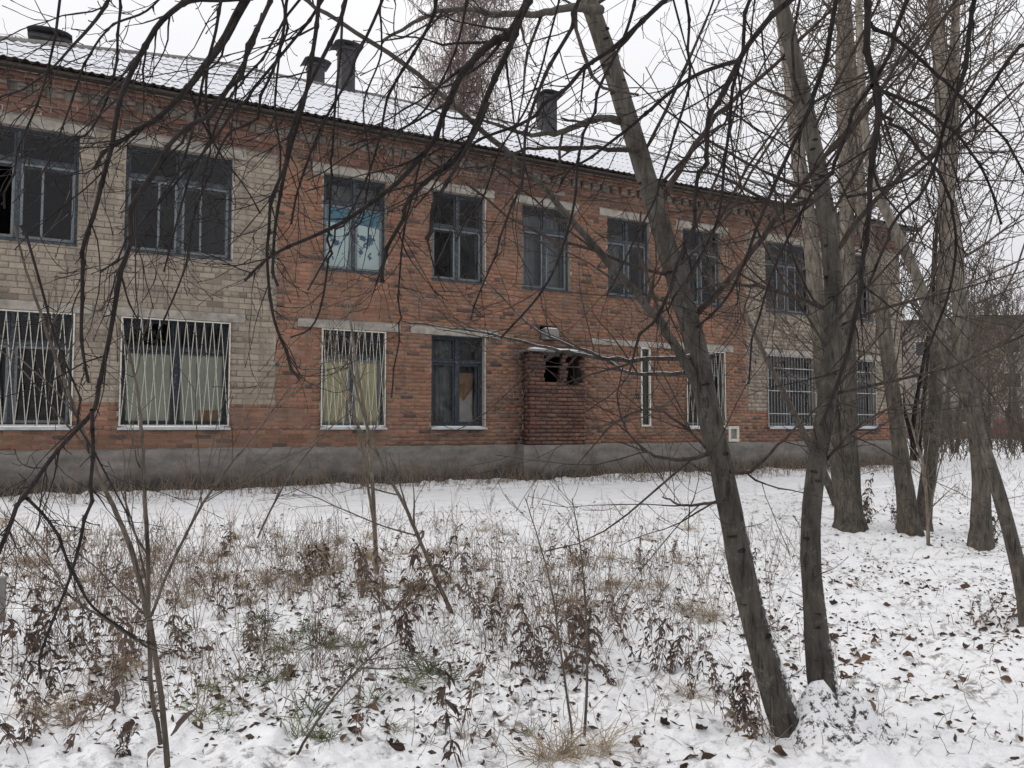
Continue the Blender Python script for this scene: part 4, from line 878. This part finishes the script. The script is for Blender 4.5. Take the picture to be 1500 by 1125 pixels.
# ------------------------------------------------------------------ far side: block, shrubs and trees
def far_building():
    b = empty('apartment_block', (62, 34, 0.4)); tag(b, 'distant grey-brown block behind bare trees at the far edge of the yard', 'building')
    L, H_, ang = 42.0, 11.2, math.radians(-52); ux = np.array([math.cos(ang), math.sin(ang), 0]); un = np.array([math.sin(ang), -math.cos(ang), 0])
    o0 = P(1318, 640, 76); o0[2] = 0.35
    def pt(u, v, w_): return tuple(o0 + ux * u + un * v + np.array([0, 0, w_]))
    def bx(u0, u1, v0, v1, w0, w1):
        V = [pt(u, v, w_) for u in (u0, u1) for v in (v0, v1) for w_ in (w0, w1)]; return V, BF
    obj('wall', *bx(0, L, -10, 0, 0, H_), simple('far_wall', (0.19, 0.165, 0.15), 0.25, 0.8, bump=0), b); obj('roof', *bx(-0.4, L + 0.4, -10.4, 0.4, H_, H_ + 0.35), M['slate'], b); obj('roof_snow', *bx(-0.35, L + 0.35, -10.3, 0.35, H_ + 0.352, H_ + 0.45), M['snow_clean'], b); obj('plinth', *bx(0, L, 0.0, 0.12, 0, 0.9), simple('far_plinth', (0.17, 0.10, 0.085), 0.2, 1, bump=0), b)
    for f in range(3):
        for k in range(11):
            u = 1.5 + k * 3.6; wz = 1.6 + f * 3.2
            if u + 1.5 > L: break
            w_ = obj('window', *bx(u, u + 1.5, 0.0, 0.06, wz, wz + 1.5), M['grille_grey'], b); obj('pane', *bx(u + 0.1, u + 1.4, 0.062, 0.08, wz + 0.1, wz + 1.4), M['vent'], w_)
far_building()
g = P(1503, 622, 66); k = empty('parked_van', (g[0], g[1], 0.45)); tag(k, 'small dull red van parked far off before the distant block', 'van'); 
def vbox(n, x0, x1, y0, y1, z0, z1, m, tp=0.0):
    V = []
    for x in (x0, x1):
        for y in (y0, y1):
            for z in (z0, z1): V.append((g[0] + x * (1 - tp if z == z1 else 1), g[1] + y * (1 - tp if z == z1 else 1), 0.48 + z))
    return obj(n, V, BF, m, k)
vbox('body', -1.1, 1.1, -2.2, 2.2, 0.3, 1.0, simple('van_paint', (0.2, 0.03, 0.03), 0.1, 1, 0.4, 0)); vbox('cabin', -1.02, 1.02, -1.6, 2.1, 1.002, 1.8, simple('van_cabin', (0.18, 0.03, 0.03), 0.1, 1, 0.4, 0), 0.08); vbox('window', -1.03, 1.03, -1.2, 1.6, 1.12, 1.55, M['vent'])
for sx in (-1, 1):
    for sy in (-1.35, 1.35):
        V, F = tube([(np.array([[g[0] + sx * 0.95, g[1] + sy, 0.80], [g[0] + sx * 1.13, g[1] + sy, 0.80]]), np.array([0.32, 0.32]))], 12, caps=True); obj('wheel', V, F, M['slate'], k)
# dark thicket of slim trees along the end of the building and across the yard
FR = random.Random(77)
spots = [(1318, 672, 24, 'dark slim trunk right against the corner of the building'), (1332, 668, 25, 'second dark slim trunk out from the corner of the building'), (1345, 664, 27, 'slim dark tree behind the slanting dark trunk'), (1400, 655, 33, 'bare tree in the yard between the tall straight tree and the corner'), (1425, 652, 36, 'bare tree in the yard behind the tall straight tree'), (1455, 650, 38, 'bare tree in the yard just past the tall straight tree'), (1475, 648, 40, 'bare tree in front of the distant red van'), (1500, 650, 34, 'bare tree at the very edge of the frame, far off'), (1375, 650, 42, 'faint far tree behind the forked trunk'), (1440, 646, 46, 'farthest bare tree before the distant block'), (1530, 648, 37, 'bare tree reaching in from beyond the frame edge')]
for i, (x, y, zd, lab) in enumerate(spots):
    b = P(x, y, zd); b[2] = base_z(b[0], b[1]); o = tree('bare_tree', lab, b, 'bare trees across the yard'); R = random.Random(100 + i); tw = []
    for s in range(R.choice((1, 2, 2))):
        l = grow(R, b - np.array([0, 0, 0.1]) + rvec(R) * np.array([0.1, 0.1, 0]), (R.gauss(0, 0.12), R.gauss(0, 0.12), 1), R.uniform(6.5, 11), 0.075 if i < 3 else 0.085, 12, 0.05, 0.03, 0.02); trunk_mesh('trunk', l, M['bark_dark' if i < 3 else 'bark'], o, 7)
        ramify(R, l[0], np.minimum(l[1], 0.05), tw, 3, 24, (1.2, 3.6), 0.75, 0.12, 0.06, 0.15, 0.009, 0.5, (6, 3), 5)
    tag(lines_mesh('crown', tw, M['sapling'], o, 3), kind='stuff')
# shrubs far off (joined: nobody could count their shoots)
tw = []
for i in range(340):
    x = FR.uniform(1330, 1560); zd = FR.uniform(24, 52); b = P(x, 650, zd); b[2] = base_z(b[0], b[1]) - 0.05
    q = grow(FR, b, (FR.gauss(0, 0.35), FR.gauss(0, 0.35), 1), FR.uniform(0.8, 2.6), 0.014, 5, 0.12, 0.02, 0.006); tw.append(q)
    ramify(FR, q[0], q[1], tw, 1, 6, (0.4, 1.1), 0.6, 0.12, 0.05, 0.2, 0.007, 0.6, (), 4)
tag(lines_mesh('undergrowth', tw, M['sapling'], None, 3), 'tangled brown shoots across the far side of the yard', 'undergrowth', kind='stuff')
# power cables over the yard
for i, (y0_, y1_, lab) in enumerate(((289, 291, 'thin power cable crossing the sky at the height of the eaves corner'), (196, 188, 'upper thin power cable crossing the sky by the tall forked tree'))):
    a, b = P(1180, y0_ + 4, 40), P(1900, y1_ + 14, 34); t = np.linspace(0, 1, 24)[:, None]; pts = a * (1 - t) + b * t - np.array([0, 0, 1]) * (4 * t * (1 - t)) * 0.35
    V, F = tube([(pts, np.full(24, 0.012))], 5); tag(obj('power_cable', V, F, M['slate']), lab, 'cable', 'power cables over the yard')
# ------------------------------------------------------------------ weeds, grass and leaves
WR = random.Random(9)
def strip(p0, d, L, wd, R, curl=0.5, n=4, trop=-0.25):
    """a curled ribbon leaf"""
    q = grow(R, p0, d, L, 1, n, 0.22, trop)[0]; t = unit_(q[-1] - q[0]); s = unit_(np.cross(t, rvec(R))); V, F = [], []
    for i in range(n + 1):
        w_ = wd * math.sin(math.pi * (0.08 + 0.92 * min(i / n, 0.97))) ** 0.8; a = curl * i; ss = s * math.cos(a) + np.cross(t, s) * math.sin(a)
        V += [q[i] - ss * w_, q[i] + ss * w_]
    for i in range(n): F.append((2 * i, 2 * i + 1, 2 * i + 3, 2 * i + 2))
    return V, F
def joinVF(parts):
    V, F = [], []
    for v, f in parts: n = len(V); V += [tuple(q) for q in v]; F += [tuple(int(a) + n for a in x) for x in f]
    return V, F
def weed_proto(seed, h, nst, nleaf, leafL, leafW, spread=0.18):
    R = random.Random(seed); st, lf = [], []
    for s in range(nst):
        l = grow(R, (R.gauss(0, 0.03), R.gauss(0, 0.03), -0.05), (R.gauss(0, spread), R.gauss(0, spread), 1), h * R.uniform(0.7, 1.1), 0.0032, 9, 0.06, 0.01, 0.0012); st.append(l)
        for _ in range(3): j = R.randint(4, 8); st.append(grow(R, l[0][j], side_dir(R, l[0][j] - l[0][j - 1], 0.6), h * R.uniform(0.08, 0.22), 0.0016, 4, 0.12, 0.04, 0.0009))
        for _ in range(nleaf):
            j = R.randint(2, 9); lf.append(strip(l[0][j] + rvec(R) * 0.004, side_dir(R, np.array([0, 0, 1.0]), 1.3), R.uniform(0.6, 1.2) * leafL, leafW * R.uniform(0.6, 1.2), R, R.uniform(-0.6, 0.6), 4, -0.55))
    V, F = tube(st[:1], 4); Vs, Fs, n0 = [], [], 0
    for s in st: V, F = tube([s], 3); Vs.append(V); Fs.append(F + n0); n0 += len(V)
    ms = mesh_np('stalk', np.concatenate(Vs), np.concatenate(Fs), M['stalk'], smooth_=True); ml = None
    if lf: V, F = joinVF(lf); ml = mesh_np('leaves', V, F, M['weed_leaf'], smooth_=True)
    return ms, ml
leafy = [weed_proto(s, h, n, k, L, w_, 0.12 + 0.03 * (s % 5)) for s, h, n, k, L, w_ in ((1, 0.55, 3, 18, 0.085, 0.010), (2, 0.7, 2, 26, 0.09, 0.011), (3, 0.42, 5, 12, 0.07, 0.012), (4, 0.6, 2, 30, 0.06, 0.007), (5, 0.5, 3, 14, 0.11, 0.014), (6, 0.65, 4, 34, 0.045, 0.006), (7, 0.38, 6, 16, 0.06, 0.009), (8, 0.75, 1, 34, 0.10, 0.010), (9, 0.5, 2, 40, 0.05, 0.008), (10, 0.6, 5, 10, 0.12, 0.010))]
bare = [weed_proto(s, h, n, k, 0.05, 0.005, 0.12) for s, h, n, k in ((11, 0.8, 4, 1), (12, 0.65, 5, 2), (13, 0.95, 3, 1), (14, 0.5, 6, 2))]
def zone_of(x, y):
    u, v, z = proj((x, y, 0.2)); ground_y = 1.0
    if y > 13: return 'at the building foot ' + ('left of the bricked-up shaft' if x < 8 else 'right of the bricked-up shaft')
    side = 'by the forked lower-left sapling' if u < 330 else 'left of the slender sapling' if u < 545 else 'below the unbarred window' if u < 720 else 'below the bricked-up shaft' if u < 960 else 'near the twin-stemmed tree'
    return side + (', near the camera' if z < 4.6 else ', midway' if z < 7.5 else ', near the path')
def put(name, label, cat, group, meshes, x, y, s, rz, tilt=0.0):
    r = bpy.data.objects.new(name, meshes[0]); r.location = (x, y, gz(x, y) - 0.01); r.rotation_euler = (tilt, WR.uniform(-0.1, 0.1), rz); r.scale = (s, s, s); link(r); tag(r, label + ' ' + zone_of(x, y), cat, group)
    if meshes[1] is not None: c = bpy.data.objects.new('leaves', meshes[1]); link(c, r)
    return r
# leafy dead weeds at the places the photograph shows them
hand = [(700, 1118, 1.0), (690, 1075, .8), (560, 905, .95), (585, 900, .9), (610, 905, .8), (575, 945, 1.1), (600, 960, .9), (655, 870, .8), (680, 880, .9), (640, 850, .8), (740, 960, .9), (760, 985, 1.0), (800, 975, 1.1), (840, 985, 1.1), (870, 960, 1.0), (790, 1000, .8), (930, 975, 1.0), (880, 985, .9), (960, 985, .8), (985, 985, .9), (1020, 960, .7), (1060, 1010, .8), (1085, 1060, .9), (1100, 1090, .9), (1070, 1070, .7), (1120, 1100, .7), (460, 850, .9), (450, 860, .9), (475, 845, .8), (385, 950, .7), (360, 955, .7), (330, 900, .8), (305, 880, .8), (345, 885, .7), (300, 960, .8), (250, 960, .9), (180, 970, 1.0), (150, 990, 1.0), (110, 950, 1.1), (60, 960, 1.0), (20, 960, 1.0), (95, 1010, .9), (40, 1090, 1.0), (20, 1110, 1.0), (70, 1100, .8), (140, 1070, .8), (180, 1110, .6), (390, 990, .5), (415, 985, .5), (520, 1085, .6), (535, 1040, .4), (900, 1000, .6), (1010, 1010, .5), (1268, 768, 1.2), (1276, 758, 1.2), (1262, 772, .9), (1318, 780, 1.1), (1345, 792, 1.0), (1312, 770, 1.0), (1450, 806, 1.0), (1458, 800, .9), (1440, 905, .7), (1470, 912, .8), (1490, 905, .8), (1425, 908, .5), (640, 905, .9), (700, 915, .9), (725, 930, .9), (620, 870, .8), (540, 880, .8), (500, 900, .7), (820, 950, .8), (855, 930, .7), (910, 940, .7)]
for x, y, s in hand:
    p = G(x, y); put('dead_weed', 'dead weed with curled brown leaves', 'weed', 'leafy dead weeds in the snow', WR.choice(leafy), p[0], p[1], s * WR.uniform(0.8, 1.05), WR.uniform(0, 6.28), WR.gauss(0, 0.28))
n = 0
while n < 130:
    x, y = WR.uniform(-20, 1130), WR.triangular(775, 1050, 830)
    if x > 950 and y > 900: continue
    p = G(x, y); n += 1; lf = WR.random() < 0.3
    if lf: put('dead_weed', 'dead weed with curled brown leaves', 'weed', 'leafy dead weeds in the snow', WR.choice(leafy), p[0], p[1], WR.uniform(0.4, 0.8), WR.uniform(0, 6.28), WR.gauss(0, 0.1))
    else: put('bare_weed', 'thin leafless dead stalks', 'weed', 'bare dead weeds in the snow', WR.choice(bare), p[0], p[1], WR.uniform(0.5, 0.95), WR.uniform(0, 6.28), WR.gauss(0, 0.08))
for i in range(70):
    x = WR.uniform(-3, 16); y = WR.uniform(13.3, 14.2); put('bare_weed', 'thin leafless dead stalks', 'weed', 'bare dead weeds in the snow', WR.choice(bare), x, y, WR.uniform(0.5, 1.1), WR.uniform(0, 6.28), WR.gauss(0, 0.05))
for i in range(46):
    x = WR.uniform(-4, 15); y = WR.choice((10.55, 13.1)) + WR.gauss(0, 0.18); put('bare_weed', 'thin leafless dead stalks', 'weed', 'bare dead weeds in the snow', WR.choice(bare), x, y, WR.uniform(0.3, 0.7), WR.uniform(0, 6.28), WR.gauss(0, 0.15))
# grass tufts
def tuft(seed, m, n=70, h=0.16, nm='grass_tuft'):
    R = random.Random(seed); parts = []
    for _ in range(n):
        a = R.uniform(0, 6.28); d = np.array([math.cos(a) * R.uniform(0.2, 1.0), math.sin(a) * R.uniform(0.2, 1.0), 0.9]); parts.append(strip(np.array([R.gauss(0, 0.025), R.gauss(0, 0.025), -0.01]), d, h * R.uniform(0.5, 1.2), 0.0018, R, 0.1, 4, -0.28))
    V, F = joinVF(parts); return mesh_np(nm, V, F, M[m], smooth_=True)
gt = [tuft(s, 'green') for s in (1, 2, 3)]; dtuf = [tuft(s, 'straw', 90, 0.24) for s in (4, 5, 6)]
for x, y, s in [(455, 1045, 1.3), (300, 1050, 1.1), (470, 950, 1.1), (490, 945, .9), (620, 990, 1.2), (640, 985, 1.0), (390, 915, 1.0), (380, 905, .8), (545, 1030, .9), (475, 1085, .8), (500, 880, .8), (270, 935, .8), (350, 990, .7), (575, 1065, .6), (430, 940, .8), (330, 1070, .6), (280, 870, .7), (565, 870, .8), (235, 1015, .5), (700, 1010, .5), (780, 1060, .6), (410, 960, 1.0), (450, 930, 1.0), (520, 955, 1.0), (530, 990, .9), (400, 1000, .9), (310, 1010, .8), (440, 1075, 1.1), (600, 1010, .9), (660, 1000, .7), (380, 935, 1.1)]:
    p = G(x, y); put('grass_tuft', 'green grass tuft in the snow', 'grass tuft', 'green grass tufts', (WR.choice(gt), None), p[0], p[1], s * 1.25, WR.uniform(0, 6.28))
for i in range(110):
    if i < 20: x, y = [(820, 1100), (850, 1110), (880, 1090), (800, 1120), (480, 850), (470, 830), (455, 820), (700, 860), (820, 900), (840, 880), (860, 890), (560, 830), (540, 820), (430, 850), (180, 990), (150, 1020), (60, 1040), (110, 1060), (1000, 900), (1010, 1010)][i]; s = 1.0
    else: x, y = WR.uniform(0, 1080), WR.triangular(765, 930, 800); s = WR.uniform(0.6, 1.1)
    p = G(x, y); put('dry_grass_tuft', 'bent straw-coloured grass tuft', 'grass tuft', 'dry grass tufts', (WR.choice(dtuf), None), p[0], p[1], s, WR.uniform(0, 6.28))
# thin standing stems, as a mass
def stems():
    V, F = [], []; R = random.Random(55); Ls = []
    def add(x, y, h): p = np.array([x, y, gz(x, y) - 0.02]); Ls.append(grow(R, p, (R.gauss(0, 0.42), R.gauss(0, 0.42), 1), h, 0.0013 + 0.00015 * math.hypot(x, y), 5, 0.14, -0.04, 0.0008 + 0.0001 * math.hypot(x, y)))
    k = 0
    while k < 3400:
        x, y = R.uniform(-40, 1180), R.triangular(755, 1125, 800); p = G(x, y)
        if 10.7 < p[1] < 12.9 or noise.noise((p[0] * 0.9, p[1] * 0.9, 3)) < R.uniform(-0.35, 0.35): continue
        if x > 980 and R.random() < 0.6: continue
        add(p[0], p[1], R.uniform(0.12, 0.5) * (1.0 if y < 950 else 0.6)); k += 1
    for _ in range(2000): add(R.uniform(-4, 20), 14.35 - abs(R.gauss(0, 0.6)), R.uniform(0.15, 0.55))
    for _ in range(260):
        p = G(R.uniform(1300, 1540), R.uniform(652, 745)); add(p[0], p[1], R.uniform(0.1, 0.45))
    for _ in range(260):
        p = G(R.uniform(1080, 1500), R.uniform(800, 1125)); add(p[0], p[1], R.uniform(0.05, 0.16))
    Vt, Ft = tube(Ls, 3); tag(obj('dry_stems', Vt, Ft, M['stems'], None, smooth_=True), 'thin brown dry stems standing all over the snow', 'dry grass', kind='stuff')
    # debris: crumbs of leaf and bark
    parts = []
    for _ in range(12500):
        x, y = R.uniform(-40, 1540), R.triangular(690, 1125, 840); p = G(x, y)
        if 10.8 < p[1] < 12.9 and R.random() < 0.6: continue
        if p[1] < 12.9 and noise.noise((p[0] * 0.8, p[1] * 0.8, 8)) < R.uniform(-0.5, 0.4): continue
        a = R.uniform(0, 6.28); parts.append(strip(np.array([p[0], p[1], gz(p[0], p[1]) + 0.006]), (math.cos(a), math.sin(a), R.uniform(-0.1, 0.35)), R.uniform(0.015, 0.06), R.uniform(0.004, 0.014), R, R.uniform(-0.8, 0.8), 2, -0.05))
    V, F = joinVF(parts); tag(obj('leaf_litter', V, F, M['leaf'], None, smooth_=True), 'crumbled dead leaves and bark scattered over the snow', 'leaf litter', kind='stuff')
stems()
def leaf_proto(seed):
    R = random.Random(seed); nu, nv = 6, 4; V = []; c1, c2 = R.uniform(-8, 12), R.uniform(15, 50)
    for i in range(nu + 1):
        u = i / nu; wd = 0.026 * math.sin(math.pi * u ** 0.8) ** 0.8 * (1 + 0.15 * R.random())
        for j in range(nv + 1):
            v = j / nv * 2 - 1; x = (u - 0.5) * 0.085; y = wd * v; V.append((x, y, 0.004 + c1 * x * x + c2 * y * y + R.uniform(-0.005, 0.006)))
    F = [(a * (nv + 1) + b, (a + 1) * (nv + 1) + b, (a + 1) * (nv + 1) + b + 1, a * (nv + 1) + b + 1) for a in range(nu) for b in range(nv)]
    return mesh_np('fallen_leaf', V, F, M['leaf'], smooth_=True)
lp = [leaf_proto(s) for s in range(6)]
n = 0
while n < 290:
    if n < 60: q = WR.choice(((1190, 1095), (1200, 1090), (1246, 782), (1333, 790), (1437, 812), (1475, 905))); x, y = q[0] + WR.gauss(0, 55), min(q[1] + WR.gauss(0, 22), 1124)
    elif n < 200: x, y = WR.uniform(1080, 1500), WR.triangular(790, 1125, 960)
    else: x, y = WR.uniform(0, 1100), WR.uniform(900, 1125)
    p = G(x, y); n += 1
    if math.hypot(p[0] - ROOT[0], p[1] - ROOT[1]) < 0.3: continue
    o = bpy.data.objects.new('fallen_leaf', WR.choice(lp)); s = WR.uniform(0.3, 1.0) ** 1.3 + 0.12; o.scale = (s, s * WR.uniform(0.6, 1.1), s); o.location = (p[0], p[1], gz(p[0], p[1]) + WR.uniform(-0.012, 0.008)); o.rotation_euler = (WR.gauss(0, 0.5), WR.gauss(0, 0.5), WR.uniform(0, 6.28)); link(o); tag(o, 'curled brown fallen leaf on the snow ' + ('right of the twin-stemmed tree' if p[0] > ROOT[0] + 0.15 else 'left of the twin-stemmed tree') + (', close to the camera' if y > 1000 else ', farther off'), 'leaf', 'fallen leaves on the snow')
# long dead seed leaves on the low left sapling, stump and post
for x, y, ln, aim in ((205, 1062, 0.17, (-0.6, 0, -0.55)), (250, 1078, 0.15, (0.4, 0, 0.45)), (228, 1096, 0.13, (-0.6, 0, -0.3)), (62, 880, 0.13, (0, 0, -1)), (170, 1010, 0.1, (0.1, 0, -1))):
    p = P(x, y, 3.55 if y > 1000 else 3.9); V, F = strip(p, np.array(aim) @ np.array([RGT, FWD, [0, 0, 1]]), ln, 0.016, WR, 0.15, 5, -0.02); tag(obj('hanging_leaf', V, F, M['weed_leaf'], None, smooth_=True), 'long pointed dead leaf caught low on the forked sapling' if y > 1000 else 'dead leaf hanging above the weeds at the left edge', 'leaf', 'dead leaves caught on twigs')
p = G(-4, 912); a = MB().box(p[0] - 0.06, p[0] + 0.045, p[1] - 0.05, p[1] + 0.05, gz(p[0], p[1]) - 0.1, gz(p[0], p[1]) + 0.30); o = a.build('concrete_post', M['slab']); tag(o, 'short grey concrete post cut by the left frame edge', 'post')
